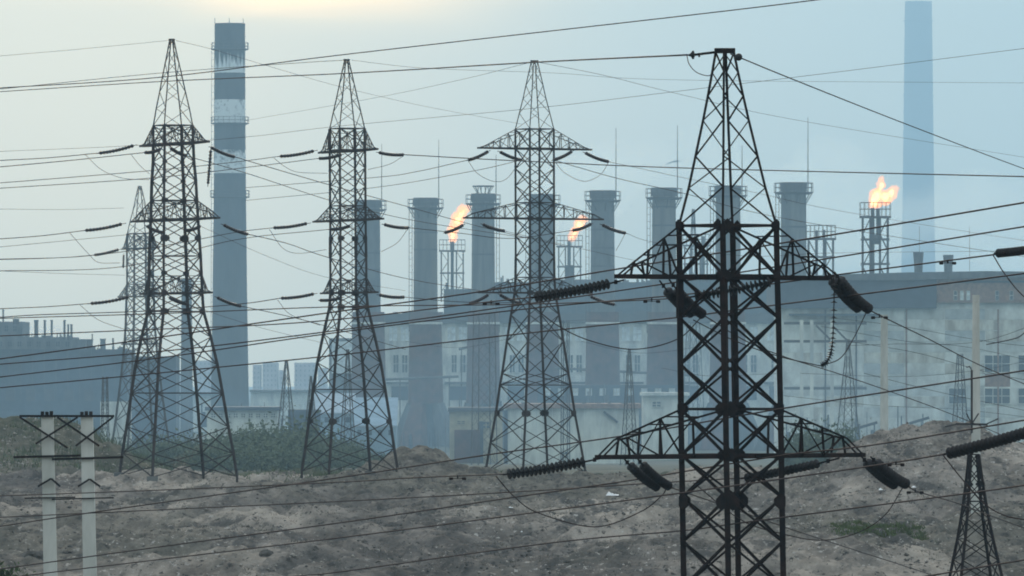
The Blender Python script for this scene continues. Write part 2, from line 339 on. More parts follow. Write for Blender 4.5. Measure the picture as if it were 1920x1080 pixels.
# ------------------------------------------------------------------ lattice towers
def corner(s, th, i, j): return Vector((s*(i*math.cos(th)-j*math.sin(th)), s*(i*math.sin(th)+j*math.cos(th)), 0))
def lattice(label, cx, cxb, d, lev, zig, th, arms, armaxis, leg_w, br_w, m, group=None, waist=(), cap=None, far=False, base_to=None, gus=(), name='lattice_tower', chord=1.6, posts=3):
    """lev: list of (py, outer half width px) from the top down; zig: rows with single lacing above; arms: (ytop, ybot, left px, right px)"""
    ppm = F/d; c0, s0 = abs(math.cos(th)), abs(math.sin(th))
    y0, yb = lev[0][0], lev[-1][0]
    def hs(py):
        for (a, ha), (b, hb) in zip(lev, lev[1:]):
            if a <= py <= b: return (ha+(hb-ha)*(py-a)/(b-a))/ppm/(c0+s0)
        return lev[-1][1]/ppm/(c0+s0)
    def ctr(py): return P(cx+(cxb-cx)*(py-y0)/(yb-y0), py, d)
    def C(py, i, j): return ctr(py)+corner(hs(py), th, i, j)
    base = ctr(yb); t = empty(name, base, label, 'lattice tower', group)
    K4 = ((1, 1), (1, -1), (-1, -1), (-1, 1))
    rows = [r[0] for r in lev]
    for (i, j) in K4:
        mb = MB()
        brk = [r for r in rows]
        for a, b in zip(brk, brk[1:]):
            w = leg_w*(.4 if b <= zig else 1)
            p, q = C(a, i, j), C(b, i, j)
            mb.bar(p, q+(q-p)*.001, w)
        if not far:
            f_ = C(brk[-1], i, j); f2 = f_+(C(brk[-1], i, j)-C(brk[-2], i, j))*.6; zg = gz(f2.x, f2.y)
            if zg < f_.z: mb.bar(f_, (f_.x, f_.y, zg-.2), leg_w)
        mb.build('leg', m, t)
    if not far:
        for (i, j) in K4:
            p = C(yb, i, j); zg = gz(p.x, p.y); MB().box((p.x-.3, p.y-.3, zg-.5), (p.x+.3, p.y+.3, zg+.16)).build('concrete_footing', 'conc_grey', t)
    bw_top = br_w*.55
    panels = list(zip(rows, rows[1:]))
    far_mb = MB()
    for fi in range(4):
        (i0, j0), (i1, j1) = K4[fi], K4[(fi+1) % 4]
        for k, (a, b) in enumerate(panels):
            if b <= zig:
                # single lacing zigzag, staggered from face to face
                if k % 2: e = (C(a, i0, j0), C(b, i1, j1))
                else: e = (C(a, i1, j1), C(b, i0, j0))
                es = [e]
            else:
                es = [(C(a, i0, j0), C(b, i1, j1)), (C(a, i1, j1), C(b, i0, j0))]
            for e in es:
                w = bw_top if b <= zig else br_w
                if far: far_mb.bar(e[0], e[1], w, w*.5)
                else: bar('brace', e[0], e[1], w, m, t)
        for hy in waist:
            if far: far_mb.bar(C(hy, i0, j0), C(hy, i1, j1), br_w)
            else: bar('horizontal_member', C(hy, i0, j0), C(hy, i1, j1), br_w*1.1, m, t)
    if far: far_mb.build('bracing', m, t)
    for (gy, gs) in gus:
        for (i, j) in K4:
            p = C(gy, i, j); mb = MB(); n = corner(1, th, i, j).normalized()
            for q in (corner(1, th, i, 0).normalized(), corner(1, th, 0, j).normalized()):
                s_ = Vector((-q.y, q.x, 0)); nn = q*.02
                inward = -1 if s_.dot(corner(1, th, i, j)) > 0 else 1
                c_ = p+q*(leg_w/2+.012)+s_*inward*gs*.42
                v = [c_+s_*(-gs*.5)+Vector((0,0,gs*.35)), c_+s_*(-gs*.5)-Vector((0,0,gs*.35)), c_+s_*(-gs*.1)-Vector((0,0,gs*.62)),
                     c_+s_*(gs*.5)*1.0-Vector((0,0,gs*.2)), c_+s_*(gs*.5)+Vector((0,0,gs*.2)), c_+s_*(-gs*.1)+Vector((0,0,gs*.62))]
                if inward < 0: v = [c_*2-a_ if False else a_ for a_ in [c_-(a_-c_)*1 if True else a_ for a_ in v]]
                mb.add([a_-nn*.5 for a_ in v]+[a_+nn*.5 for a_ in v], [(5,4,3,2,1,0), (6,7,8,9,10,11)]+[(k_, (k_+1) % 6, 6+(k_+1) % 6, 6+k_) for k_ in range(6)])
            mb.build('gusset_plate', m, t)
    u = corner(1, th, 1, 0) if armaxis == 'x' else corner(1, th, 0, 1)
    if u.x < 0: u = -u
    vperp = Vector((-u.y, u.x, 0)); tips = []
    for (yt, ybm, lp, rp, ang) in arms:
        pc = ctr(ybm); mb = MB(); row = []
        for sgn, lpx in ((-1, lp), (1, rp)):
            A = lpx/ppm/max(abs(u.x), .2)
            pt = []
            s_t, s_b = hs(yt), hs(ybm); ct = ctr(yt)
            tip_z = -.05
            for e in (1, -1):
                rb = pc+u*sgn*s_b+vperp*e*s_b; rt = ct+u*sgn*s_t+vperp*e*s_t
                tb = pc+u*sgn*A+vperp*e*.12*s_b; 
                tt = tb+Vector((0, 0, (rt.z-rb.z)*ang))
                tt = tt-u*sgn*(A-s_b)*(.16 if ang > 0 else 0)
                pt.append((rb, rt, tb, tt))
            row.append(pc+u*sgn*A)
            armo = MB()
            for (rb, rt, tb, tt) in pt: armo.bar(rb-u*sgn*s_b, tb, leg_w*.8*chord/1.6, leg_w*.95*chord/1.6)
            ao = armo.build('crossarm', m, t)
            fm = MB()
            def put(p, q, w):
                if far: fm.bar(p, q, w, w*.6)
                else: bar('arm_strut', p, q, w, m, ao)
            for (rb, rt, tb, tt) in pt:
                put(rt, tt, br_w*.9); 
                if ang > 0: put(tt, tb, br_w*.8)
                prev = rt
                for k in range(1, posts+1):
                    f = k/(posts+1) if ang <= 0 else k/(posts+.25)
                    if f > 1: f = 1
                    top = rt.lerp(tt, f); kx = (top-rb).dot(u*sgn)/max((tb-rb).dot(u*sgn), 1e-3); bot = rb.lerp(tb, kx)
                    put(top, bot, br_w*.75); 
                    f0 = (k-1)/(posts+1) if ang <= 0 else (k-1)/(posts+.25)
                    pt0 = rt.lerp(tt, f0); kx0 = max((pt0-rb).dot(u*sgn)/max((tb-rb).dot(u*sgn), 1e-3), 0); pb0 = rb.lerp(tb, kx0)
                    put(pb0 if k % 2 else pt0, top if k % 2 else bot, br_w*.65)
            for k in range(1, posts+1):
                f = k/(posts+1)
                put(pt[0][1].lerp(pt[0][3], f), pt[1][1].lerp(pt[1][3], f), br_w*.6)
                put(pt[0][0].lerp(pt[0][2], f), pt[1][0].lerp(pt[1][2], f), br_w*.6)
                put(pt[0][0].lerp(pt[0][2], f), pt[1][0].lerp(pt[1][2], f-1/(posts+1)), br_w*.6)
            if far: fm.build('arm_bracing', m, ao)
        tips.append(row)
    # cap with small outriggers
    if cap:
        mb = MB(); c_ = ctr(y0); w = cap/ppm
        mb.box((c_.x-w*.42, d-w*.3, c_.z-.02), (c_.x+w*.42, d+w*.3, c_.z+w*.16)); mb.build('peak_cap', m, t)
    return t, ctr, C, hs

TH = math.radians
# --- the big near tower
DF = 180.0
levF = [(98, 17), (135, 24), (180, 33), (225, 42.5), (293, 58), (352, 71.5), (423, 91), (517, 91), (596, 92), (683, 92.5), (767, 93), (853, 93), (932, 93), (1015, 93), (1100, 93),
        (1187, 93), (1280, 96), (1400, 120), (1520, 143), (1660, 170), (1800, 196), (1985, 232)]
tF, ctrF, CF, hsF = lattice('nearest and tallest lattice tower, almost black, right of centre in front of the hall', 1359, 1390, DF, levF, 423, TH(37.6),
    [(423, 520, 208, 212, .22), (767, 855, 250, 252, .36), (1100, 1189, 208, 208, .25)], 'x', .135, .055, 'steel', 'line of lattice towers', waist=(423, 517, 767, 853, 1187), cap=46,
    gus=((423, .24), (767, .30), (853, .24), (940, .33), (517, .2), (1280, .36)), posts=3, chord=1.5)
# --- three towers of the middle line
T1lev = [(75, 4), (95, 8), (118, 13), (145, 19), (172, 24.5), (203, 31.5), (235, 37.5), (269, 38), (303, 39), (339, 42), (376, 43.5), (411, 45), (447, 47), (480, 49), (512, 50), (550, 51), (584, 53), (632, 66), (684, 78), (737, 87), (800, 97), (850, 106), (893, 112)]
tA, ctrA, CA, hsA = lattice('leftmost big lattice tower with heavy crossarms, left of the banded chimney', 322, 334, 428, T1lev, 235, TH(24),
    [(235, 270, 66, 70, .12), (376, 412, 86, 88, .3), (512, 550, 68, 70, .12)], 'y', .13, .052, 'steel_mid', 'line of lattice towers', waist=(235, 270, 376, 411, 480, 550, 584, 737), cap=14,
    gus=((376, .24), (411, .2), (447, .34), (512, .2), (584, .32), (550, .26), (303, .14), (339, .16)), posts=5)
T2lev = [(113, 4), (135, 9), (158, 14), (183, 19.5), (210, 26), (241, 33), (281, 33.5), (315, 33.5), (350, 33.5), (386, 33.5), (413, 33.5), (447, 33.5), (483, 34), (520, 34), (549, 34), (576, 36), (626, 48), (680, 60), (730, 68), (790, 77), (840, 84), (884, 91)]
tB, ctrB, CB, hsB = lattice('second lattice tower from the left, slim, overlapping the first short stack', 650, 656, 430, T2lev, 241, TH(23),
    [(241, 283, 54, 56, .1), (386, 413, 66, 66, .15), (520, 549, 52, 54, .1)], 'y', .125, .048, 'steel_mid', 'line of lattice towers', waist=(241, 281, 386, 413, 549, 576, 730), cap=14,
    gus=((447, .24), (576, .28), (549, .3), (790, .3)), posts=4)
T3lev = [(116, 6), (138, 11), (160, 16), (185, 21.5), (212, 28.5), (242, 36), (278, 36), (316, 36), (348, 36), (380, 36), (410, 36), (442, 36), (482, 36), (520, 36.5), (549, 38), (590, 45), (640, 53), (700, 62), (722, 66), (775, 74), (830, 84), (886, 94)]
tC, ctrC, CC, hsC = lattice('lattice tower in the centre of the row with wide crossarms, between the flames', 1002, 1004, 432, T3lev, 242, TH(31),
    [(242, 279, 105, 106, .12), (380, 410, 132, 128, .3), (520, 549, 104, 106, .12)], 'x', .115, .045, 'steel_mid', 'line of lattice towers', waist=(242, 278, 380, 410, 520, 549, 722), cap=18,
    gus=((410, .22), (549, .24), (775, .32)), posts=4)
# --- fainter tower behind
T4lev = [(350, 3), (372, 8), (395, 13), (420, 20), (438, 24), (466, 25), (490, 25), (515, 25), (533, 25), (556, 26), (585, 27), (612, 28), (640, 30), (672, 33), (705, 37), (745, 42), (790, 48), (YH-gz(-56, 1150)*F/1150, 62)]
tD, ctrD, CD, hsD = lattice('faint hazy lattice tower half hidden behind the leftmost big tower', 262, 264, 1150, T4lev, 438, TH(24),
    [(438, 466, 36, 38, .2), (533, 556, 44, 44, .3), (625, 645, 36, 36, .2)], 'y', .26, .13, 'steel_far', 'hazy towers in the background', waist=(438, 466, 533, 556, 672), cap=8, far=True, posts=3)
# --- small tower lower right
T5lev = [(852, 9), (880, 12), (908, 15.5), (940, 20), (972, 25), (1010, 32), (1050, 40.5), (1095, 50), (1150, 61)]
tE, ctrE, CE, hsE = lattice('small lattice tower in the lower right corner under the thick insulator string', 1826, 1831, 255, T5lev, 0, TH(12), [], 'x', .075, .034, 'steel', waist=(852, 940), gus=((908, .12),), posts=2)
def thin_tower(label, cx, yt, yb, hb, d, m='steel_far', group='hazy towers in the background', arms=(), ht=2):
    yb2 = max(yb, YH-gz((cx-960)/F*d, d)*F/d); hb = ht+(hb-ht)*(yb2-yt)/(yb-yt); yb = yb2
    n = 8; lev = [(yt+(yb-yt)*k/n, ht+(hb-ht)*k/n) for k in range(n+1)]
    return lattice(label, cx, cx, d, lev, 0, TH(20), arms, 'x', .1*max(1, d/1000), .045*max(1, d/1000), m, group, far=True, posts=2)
thin_tower('slim pale lattice mast standing before the far apartment blocks', 537, 675, 812, 17, 1300)
thin_tower('short spiky lattice mast just left of the second big tower', 583, 705, 812, 12, 1235, ht=1)
thin_tower('thin lattice mast in front of the light blue sheds', 652, 655, 830, 14, 1365)
thin_tower('tall thin lattice mast right of the near tower before the pale hall', 1590, 636, 832, 22, 1495)
thin_tower('thin lattice mast rising above the dark hall between the stacks', 1300, 392, 830, 22, 1210*K, ht=2)
thin_tower('small twin-legged lattice mast over the dark window opening of the right hall', 1800, 663, 800, 14, 1560, ht=5)
thin_tower('dark narrow lattice mast before the dark works on the left', 197, 706, 830, 8, 1235, ht=5)
thin_tower('broad braced pipe tower standing in front of the third stack', 908, 585, 862, 24, 1755, ht=20)
thin_tower('narrow braced ladder tower beside the middle stacks', 1060, 600, 790, 8, 1820, ht=7)
thin_tower('thin lattice mast in front of the pale hall bays', 1180, 655, 800, 12, 1560)

# ------------------------------------------------------------------ insulator strings
def disc_mesh(m, r=.13):
    me_ = MB().lathe((0, 0, 0), [(.02, -.04), (.03, -.018), (r*.5, -.008), (r*.93, -.02), (r, -.011), (r*.93, .0), (r*.5, .014), (.05, .026), (.045, .05), (.02, .058)], 14)
    me = bpy.data.meshes.new('insulator_disc'); me.from_pydata(me_.v, [], me_.f); me.update(); me.polygons.foreach_set('use_smooth', [True]*len(me.polygons)); me.materials.append(M[m]); return me
DISC = disc_mesh('glass_ins')
def string(label, a, da, b, db, n, sag=0, lead=.18, r=1.0, group='insulator strings of the near tower', bow=0.):
    A_, B_ = P(*a, da), P(*b, db); e = empty('insulator_string', A_, label, 'insulator', group)
    def pt(t): return A_.lerp(B_, t)+Vector((bow*4*t*(1-t), 0, -sag*4*t*(1-t)))
    rod = MB().tube([pt(-.02), pt(lead)], .022, 6).tube([pt(1-.02), pt(1.05)], .022, 6)
    rod.tube([pt(k/10) for k in range(11)], .012, 5)
    rod.box(tuple(pt(lead*.5)-Vector((.04, .02, .05))), tuple(pt(lead*.5)+Vector((.04, .02, .05)))); rod.build('hanger_rod', 'steel', e)
    for k in range(n):
        t = lead+(1-lead)*(k+.5)/n; tg = (pt(t+.01)-pt(t-.01)).normalized()
        q = (-tg).to_track_quat('Z', 'X').to_matrix().to_4x4()
        link(bpy.data.objects.new('insulator_disc', DISC), Matrix.Translation(pt(t)) @ q @ Matrix.Scale(r, 4), e)
    return e
SG = 'insulator strings of the near tower'
string('insulator string reaching left from the left tip of the upper near crossarm', (1166, 526), 181, (1003, 557), 180, 18, .03, .14)
string('left of two thick strings hanging under the left half of the upper near crossarm', (1238, 528), 180.5, (1297, 588), 181.6, 12, .07, .2, .98)
string('right of two thick strings hanging under the left half of the upper near crossarm', (1256, 526), 180.5, (1318, 590), 181.6, 12, .07, .2, .98)
string('insulator string crossing the near tower body just under the upper crossarm', (1470, 522), 179.5, (1302, 556), 180, 18, .03, .14)
string('left one of the thick string pair at the right tip of the upper near crossarm', (1553, 514), 178.8, (1610, 578), 180, 13, .08, .12, 1.0)
string('right one of the thick string pair at the right tip of the upper near crossarm', (1566, 512), 178.8, (1630, 580), 180, 13, .08, .12, 1.0)
# hanging string which curls at its lower end
e = empty('insulator_string', P(1562, 518, 178.8), 'long beaded string hanging straight down from the right tip of the upper near crossarm', 'insulator', SG)
cp = smooth_path([(1562, 518), (1564, 545), (1563, 600), (1561, 640), (1557, 665), (1548, 681), (1538, 686)], [178.8]*7, 12)
MB().tube(cp, .014, 5).build('hanger_rod', 'steel', e)
for k in range(22):
    i = int((len(cp)-1)*(.12+.88*k/22)); tg = (cp[min(i+1, len(cp)-1)]-cp[i-1]).normalized()
    link(bpy.data.objects.new('insulator_disc', DISC), Matrix.Translation(cp[i]) @ (-tg).to_track_quat('Z', 'X').to_matrix().to_4x4() @ Matrix.Scale(.62, 4), e)
string('insulator string reaching left from the left tip of the lower near crossarm', (1133, 858), 181, (952, 889), 180, 18, .03, .2)
string('left of two thick strings hanging under the left half of the lower near crossarm', (1172, 862), 180.5, (1233, 914), 181.6, 12, .06, .14, .9)
string('right of two thick strings hanging under the left half of the lower near crossarm', (1196, 861), 180.5, (1255, 912), 181.6, 12, .06, .14, .9)
string('insulator string crossing behind the near tower under the right half of the lower crossarm', (1570, 860), 179.5, (1398, 896), 182, 18, .03, .2, .85)
string('left one of the thick string pair at the right tip of the lower near crossarm', (1617, 858), 178.8, (1678, 909), 180, 13, .06, .12, 1.0)
string('right one of the thick string pair at the right tip of the lower near crossarm', (1634, 858), 178.8, (1700, 908), 180, 13, .06, .12, 1.0)
string('thick insulator string cut by the right edge of the picture, upper one', (1990, 458), 168, (1870, 475), 170, 18, .02, .05, .8, 'strings at the right edge')
string('thick dark insulator string rising to the right edge above the small lattice tower', (1975, 794), 150, (1778, 850), 152, 24, .03, .03, .95, 'strings at the right edge')
# smaller strings of the middle towers, one ribbed mesh each
def ribbed(label, a, b, d, db=None, r=.10, m='ins_brown', group='insulator strings of the middle towers'):
    db = db or d; A_, B_ = P(*a, d), P(*b, db); n = 11; pts, rr = [A_.lerp(B_, -.12), A_.lerp(B_, 0)], [.02, .02]
    for k in range(n):
        for f, q in ((0, .5), (.3, 1), (.6, 1), (.9, .55)):
            t = (k+f)/n; pts.append(A_.lerp(B_, t)-Vector((0, 0, .06*4*t*(1-t)))); rr.append(r*q)
    pts += [B_, A_.lerp(B_, 1.08)]; rr += [.02, .02]
    o = MB().tube(pts, rr, 8).build('insulator_string', m, origin=A_, smooth=True); return props(o, label, 'insulator', group)
TN = {1: 'leftmost big tower', 2: 'slim second tower', 3: 'central wide-armed tower'}
for (tw, arm, side, a, b, da, db) in [
  (1, 'top', 'outer left', (250, 273), (186, 287), 429, 427), (1, 'top', 'inner left', (300, 280), (272, 286), 428, 427), (1, 'top', 'inner right', (320, 278), (350, 292), 427, 428), (1, 'top', 'outer right', (397, 277), (440, 294), 427, 430),
  (1, 'middle', 'outer left', (228, 420), (160, 432), 429, 427), (1, 'middle', 'inner right', (350, 432), (375, 424), 428, 429), (1, 'middle', 'inner left', (276, 424), (305, 436), 428, 427), (1, 'middle', 'outer right', (420, 422), (465, 439), 427, 430),
  (1, 'bottom', 'outer left', (240, 557), (170, 569), 429, 427), (1, 'bottom', 'inner right', (318, 558), (350, 570), 428, 427), (1, 'bottom', 'outer right', (408, 558), (452, 574), 427, 430),
  (2, 'top', 'outer left', (588, 283), (525, 293), 431, 429), (2, 'top', 'inner left', (640, 290), (598, 297), 430, 429), (2, 'top', 'outer right', (711, 286), (757, 290), 430, 432),
  (2, 'middle', 'outer left', (575, 419), (513, 427), 431, 429), (2, 'middle', 'inner left', (655, 424), (618, 430), 430, 429), (2, 'middle', 'outer right', (721, 421), (766, 427), 430, 432),
  (2, 'bottom', 'outer left', (588, 551), (527, 559), 431, 429), (2, 'bottom', 'inner left', (640, 558), (600, 563), 430, 429), (2, 'bottom', 'outer right', (712, 553), (758, 557), 430, 432),
  (3, 'top', 'outer left', (915, 284), (878, 300), 432, 431), (3, 'top', 'inner left', (938, 285), (978, 300), 432, 434), (3, 'top', 'inner right', (1072, 284), (1037, 300), 431, 430), (3, 'top', 'outer right', (1098, 287), (1141, 303), 431, 433),
  (3, 'middle', 'outer left', (868, 422), (834, 436), 432, 431), (3, 'middle', 'inner left', (906, 421), (946, 433), 432, 434), (3, 'middle', 'inner right', (1108, 420), (1074, 432), 431, 430), (3, 'middle', 'outer right', (1130, 422), (1173, 437), 431, 433),
  (3, 'bottom', 'outer left', (915, 553), (880, 569), 432, 431), (3, 'bottom', 'inner left', (938, 553), (975, 568), 432, 434), (3, 'bottom', 'outer right', (1108, 556), (1152, 571), 431, 433)]:
    ribbed(f'brown insulator string on the {side} of the {arm} crossarm of the {TN[tw]}', a, b, da, db)
ribbed('dark string hanging straight down beside the top of the banded chimney', (395, 282), (390, 345), 427, r=.09)
ribbed('short string hanging down at the left of the faint tower behind', (232, 478), (231, 502), 700, r=.10)
ribbed('small sloping string left of the faint tower behind', (222, 468), (177, 478), 700, 702, r=.14)

# --- peak hardware of the near tower
pk = ctrF(98)
t = empty('earth_wire_clamp', P(1345, 100, DF), 'earth wire clamp with spiked disc left of the near tower peak', 'clamp')
MB().tube([P(1340, 98, DF), P(1300, 103, DF)], .03, 6).build('arm_rod', 'steel', t)
mb = MB(); mb.tube([P(1303, 103, DF), P(1301, 103, DF), P(1298, 103, DF), P(1295, 103, DF), P(1291, 103.5, DF)], [.03, .1, .1, .04, .02], 10); mb.build('spiked_disc', 'glass_ins', t)
MB().tube([P(1311, 101, DF), P(1311, 107, DF)], .025, 6).build('bolt', 'steel', t)
mb = MB(); pc = P(1385, 107, DF-.6); R = .088
mb.lathe(pc, [(R*math.cos(a), R*math.sin(a)) for a in [math.radians(v) for v in range(-88, 90, 22)]], 14)
mb.tube([P(1370, 101, DF-.3), pc], .02, 6)
props(mb.build('earth_wire_insulator', 'glass_ins', smooth=True), 'round earth wire insulator on the right of the near tower peak', 'insulator')

# ------------------------------------------------------------------ cables
Dn = 180
cable('earth wire sweeping from the left edge over the chimney to the near tower peak', [(-60, 176), (0, 172), (300, 153), (640, 138), (1000, 117), (1290, 103)], 420, Dn, .022)
cable('topmost long wire climbing to leave the picture at the top right', [(-60, 169), (0, 165), (300, 145), (640, 103), (1280, 30), (1530, 0), (1700, -22)], 260, 200, .016)
cable('thin wire rising across the sky behind the near tower to the right edge', [(-60, 289), (0, 284), (230, 274), (460, 257), (640, 236), (1000, 203), (1280, 170), (1570, 135), (1990, 82)], 420, 300, .010)
cable('earth wire running down to the right from the near tower peak', [(1385, 107), (1490, 150), (1700, 233), (1930, 320), (2050, 360)], Dn, 300, .016)
cable('faint earth wire running right from the second tower peak', [(660, 113), (800, 128), (1040, 137), (1280, 150), (1990, 156)], 430, 520, .010)
cable('faint earth wire descending right from the central tower peak', [(1012, 117), (1140, 143), (1280, 178), (1510, 228), (1990, 306)], 432, 700, .013)
cable('faint earth wire descending left from the central tower peak', [(990, 118), (870, 148), (700, 184), (460, 226)], 432, 700, .012)
cable('faint earth wire descending right from the leftmost tower peak', [(330, 76), (400, 93), (500, 123), (640, 163), (800, 200), (980, 233)], 428, 700, .012)
cable('faint wire leaving the leftmost tower peak for the left edge', [(-60, 110), (0, 105), (150, 92), (315, 76)], 400, 428, .010)
cable('earth wire from the slim second tower peak towards the left edge', [(-60, 172), (0, 167), (300, 137), (560, 118), (645, 113)], 400, 430, .016)
cable('bold conductor leaving the second tower and crossing the sky to the right edge', [(757, 290), (880, 297), (1000, 303), (1280, 315), (1990, 333)], 430, 300, .028)
# left hand conductors of the leftmost tower
cable('conductor going left from the top crossarm of the leftmost tower, outer one', [(-60, 306), (0, 301), (90, 296), (186, 287)], 400, 427, .024)
cable('conductor going left from the top crossarm of the leftmost tower, inner one', [(-60, 318), (0, 313), (140, 300), (272, 286)], 400, 427, .024)
cable('conductor going left from the middle crossarm of the leftmost tower', [(-60, 452), (0, 448), (80, 442), (160, 432)], 400, 427, .024)
cable('conductor going left from the bottom crossarm of the leftmost tower', [(-60, 583), (0, 579), (90, 575), (170, 569)], 400, 427, .024)
cable('thin conductor just under the middle left conductors of the leftmost tower', [(-60, 467), (0, 463), (240, 440), (290, 434)], 400, 427, .013)
# second tower to the left
cable('conductor from the top left string of the slim tower to the left edge', [(-60, 346), (0, 343), (283, 320), (440, 304), (525, 293)], 400, 429, .02)
cable('lower companion conductor from the top of the slim tower to the left edge', [(-60, 357), (0, 353), (283, 334), (470, 313), (598, 297)], 400, 429, .02)
cable('conductor from the middle left string of the slim tower to the left edge', [(-60, 489), (0, 486), (150, 481), (300, 462), (440, 436), (513, 427)], 400, 429, .02)
cable('lower companion conductor from the middle of the slim tower to the left edge', [(-60, 511), (0, 508), (230, 500), (440, 450), (618, 430)], 400, 429, .02)
cable('conductor from the bottom left string of the slim tower to the left edge', [(-60, 598), (0, 595), (80, 590), (280, 583), (450, 570), (527, 559)], 400, 429, .026)
cable('thin wire at middle crossarm height from the left edge to the faint tower', [(-60, 393), (0, 392), (120, 393), (233, 390)], 640, 760, .018)
cable('thin wire from the left edge to the small string of the faint tower', [(-60, 489), (0, 487), (100, 484), (177, 478)], 640, 702, .018)
cable('thin level wire from the left edge passing the faint tower', [(-60, 507), (0, 508), (120, 513), (233, 516)], 640, 760, .018)
# right hand conductors of the leftmost tower, dropping into the works
cable('conductor dropping right from the top crossarm of the leftmost tower', [(440, 294), (520, 318), (640, 353), (770, 389), (900, 425), (1060, 462)], 430, 620, .024)
cable('second conductor dropping right under the top one of the leftmost tower', [(352, 293), (463, 325), (613, 374), (717, 401), (820, 421), (1000, 448)], 428, 620, .022)
cable('conductor dropping right from the middle crossarm of the leftmost tower', [(465, 439), (540, 457), (613, 482), (760, 522), (900, 545)], 430, 620, .024)
cable('conductor dropping right from the bottom crossarm of the leftmost tower', [(452, 574), (540, 593), (613, 612), (760, 655)], 430, 620, .024)
cable('thin conductor sagging right below the middle one of the leftmost tower', [(378, 425), (500, 480), (613, 520), (760, 545)], 429, 620, .012)
cable('thin conductor sagging right below the bottom one of the leftmost tower', [(355, 572), (480, 612), (613, 645)], 429, 560, .012)
# between second and third, third to right
cable('conductor from the slim tower middle string passing to the central tower', [(766, 427), (860, 437), (960, 447), (1074, 432)], 432, 430, .02)
cable('conductor from the slim tower bottom string running right through the haze', [(758, 557), (860, 566), (975, 568)], 432, 434, .02)
cable('conductor from the central tower top left string running down left to the slim tower', [(878, 300), (780, 322), (700, 333), (460, 352)], 431, 560, .02)
cable('second faint conductor running left from under the central tower top arm', [(978, 300), (880, 322), (700, 352), (460, 376)], 434, 560, .018)
cable('faint conductor running right and down from the central tower top right string', [(1141, 303), (1280, 333), (1420, 362), (1600, 400), (1990, 462)], 433, 700, .013)
cable('lower faint conductor running right from the central tower top inner string', [(1037, 300), (1160, 335), (1280, 362), (1500, 415), (1990, 492)], 433, 700, .02)
cable('faint conductor running right from the central tower middle right string', [(1173, 437), (1230, 455), (1400, 480), (1580, 474), (1990, 470)], 433, 600, .012)
cable('faint conductor from the central tower middle inner string to the stacks', [(946, 433), (1040, 455), (1200, 490), (1270, 498)], 434, 600, .012)
# dark foreground conductors
cable('uppermost dark wire climbing from the left edge past the near tower to the right edge', [(-60, 682), (0, 673), (267, 637), (613, 587), (880, 550), (1173, 502), (1502, 450), (1920, 380), (1990, 368)], 240, 160, .021)
cable('second dark wire from the top climbing behind the upper near crossarm', [(-60, 690), (0, 683), (320, 657), (613, 622), (980, 571), (1242, 533), (1545, 486), (1920, 425), (1990, 414)], 240, 165, .019)
cable('dark wire linking the left edge with the upper insulator string at the right edge', [(-60, 715), (0, 707), (300, 671), (613, 626), (980, 580), (1315, 549), (1587, 513), (1860, 478), (1872, 475)], 240, 170, .019)
cable('dark wire crossing below the upper near crossarm to the right edge', [(-60, 734), (0, 727), (230, 706), (613, 668), (940, 630), (1273, 595), (1407, 578), (1920, 513), (1990, 503)], 240, 165, .019)
cable('conductor running left from the upper left string of the near tower', [(1003, 557), (900, 568), (673, 595), (500, 609), (280, 618), (0, 630), (-60, 633)], Dn, 240, .017)
cable('conductor running left from the string that crosses the near tower body', [(1302, 556), (1200, 563), (960, 571), (640, 575), (300, 588), (0, 597), (-60, 600)], Dn, 250, .016)
cable('lower dark wire passing the near lower crossarm and rising to the right edge', [(-60, 997), (0, 987), (200, 957), (640, 895), (913, 853), (1170, 817), (1473, 765), (1920, 695), (1990, 684)], 230, 160, .019)
cable('long dark wire over the bare ground passing under the lower crossarm to the right edge', [(-60, 1074), (0, 1067), (317, 1023), (640, 980), (960, 933), (1187, 900), (1460, 855), (1633, 835), (1920, 788), (1990, 776)], 230, 160, .019)
cable('dark wire over the bare ground ending at the thick string on the right', [(-20, 1090), (50, 1079), (317, 1047), (640, 1008), (973, 965), (1273, 925), (1473, 897), (1660, 870), (1780, 850)], 225, 152, .018)
cable('lowest long dark wire from the bottom edge to the right edge', [(420, 1096), (560, 1080), (640, 1072), (1033, 1018), (1280, 995), (1393, 980), (1800, 927), (1920, 910), (1990, 900)], 210, 160, .018)
cable('short dark wire in the bottom right corner', [(1640, 1096), (1740, 1080), (1920, 1050), (1990, 1038)], 160, 150, .017)
cable('conductor running left from the lower left string of the near tower', [(952, 889), (773, 896), (640, 904), (300, 919), (0, 930), (-60, 932)], Dn, 230, .016)
cable('conductor running left from the string behind the lower right crossarm', [(1398, 896), (1207, 907), (973, 922), (640, 940), (300, 956), (0, 970), (-60, 972)], 182, 232, .016)
cable('conductor running down right from the hanging pair in the near tower body, upper', [(1318, 590), (1400, 640), (1480, 672), (1600, 710), (1780, 775), (1960, 850)], 181.6, 330, .016)
cable('conductor running down right from the right tip pair of the upper crossarm', [(1630, 580), (1651, 592), (1740, 635), (1845, 688), (1990, 748)], 180, 300, .017)
cable('conductor running down right from the hanging pair under the lower crossarm', [(1255, 913), (1320, 935), (1513, 1002), (1747, 1078), (1850, 1115)], 181.6, 300, .016)
cable('conductor running down right from the right tip pair of the lower crossarm', [(1700, 908), (1722, 922), (1800, 945), (1860, 968), (1990, 1015)], 180, 290, .017)
J = 'jumper_cable'
cable('jumper loop hanging left of the upper near crossarm', [(982, 560), (1045, 610), (1110, 640), (1190, 655), (1270, 636), (1314, 596)], 180, 181.5, .014, J)
cable('jumper loop hanging left of the lower near crossarm', [(930, 893), (965, 932), (1010, 962), (1115, 988), (1200, 960), (1240, 930), (1250, 914)], 180, 181.5, .014, J)
cable('jumper loop hanging right of the lower near crossarm', [(1300, 905), (1390, 975), (1475, 1003), (1545, 1013), (1610, 998), (1660, 965), (1694, 912)], 181, 180, .013, J)
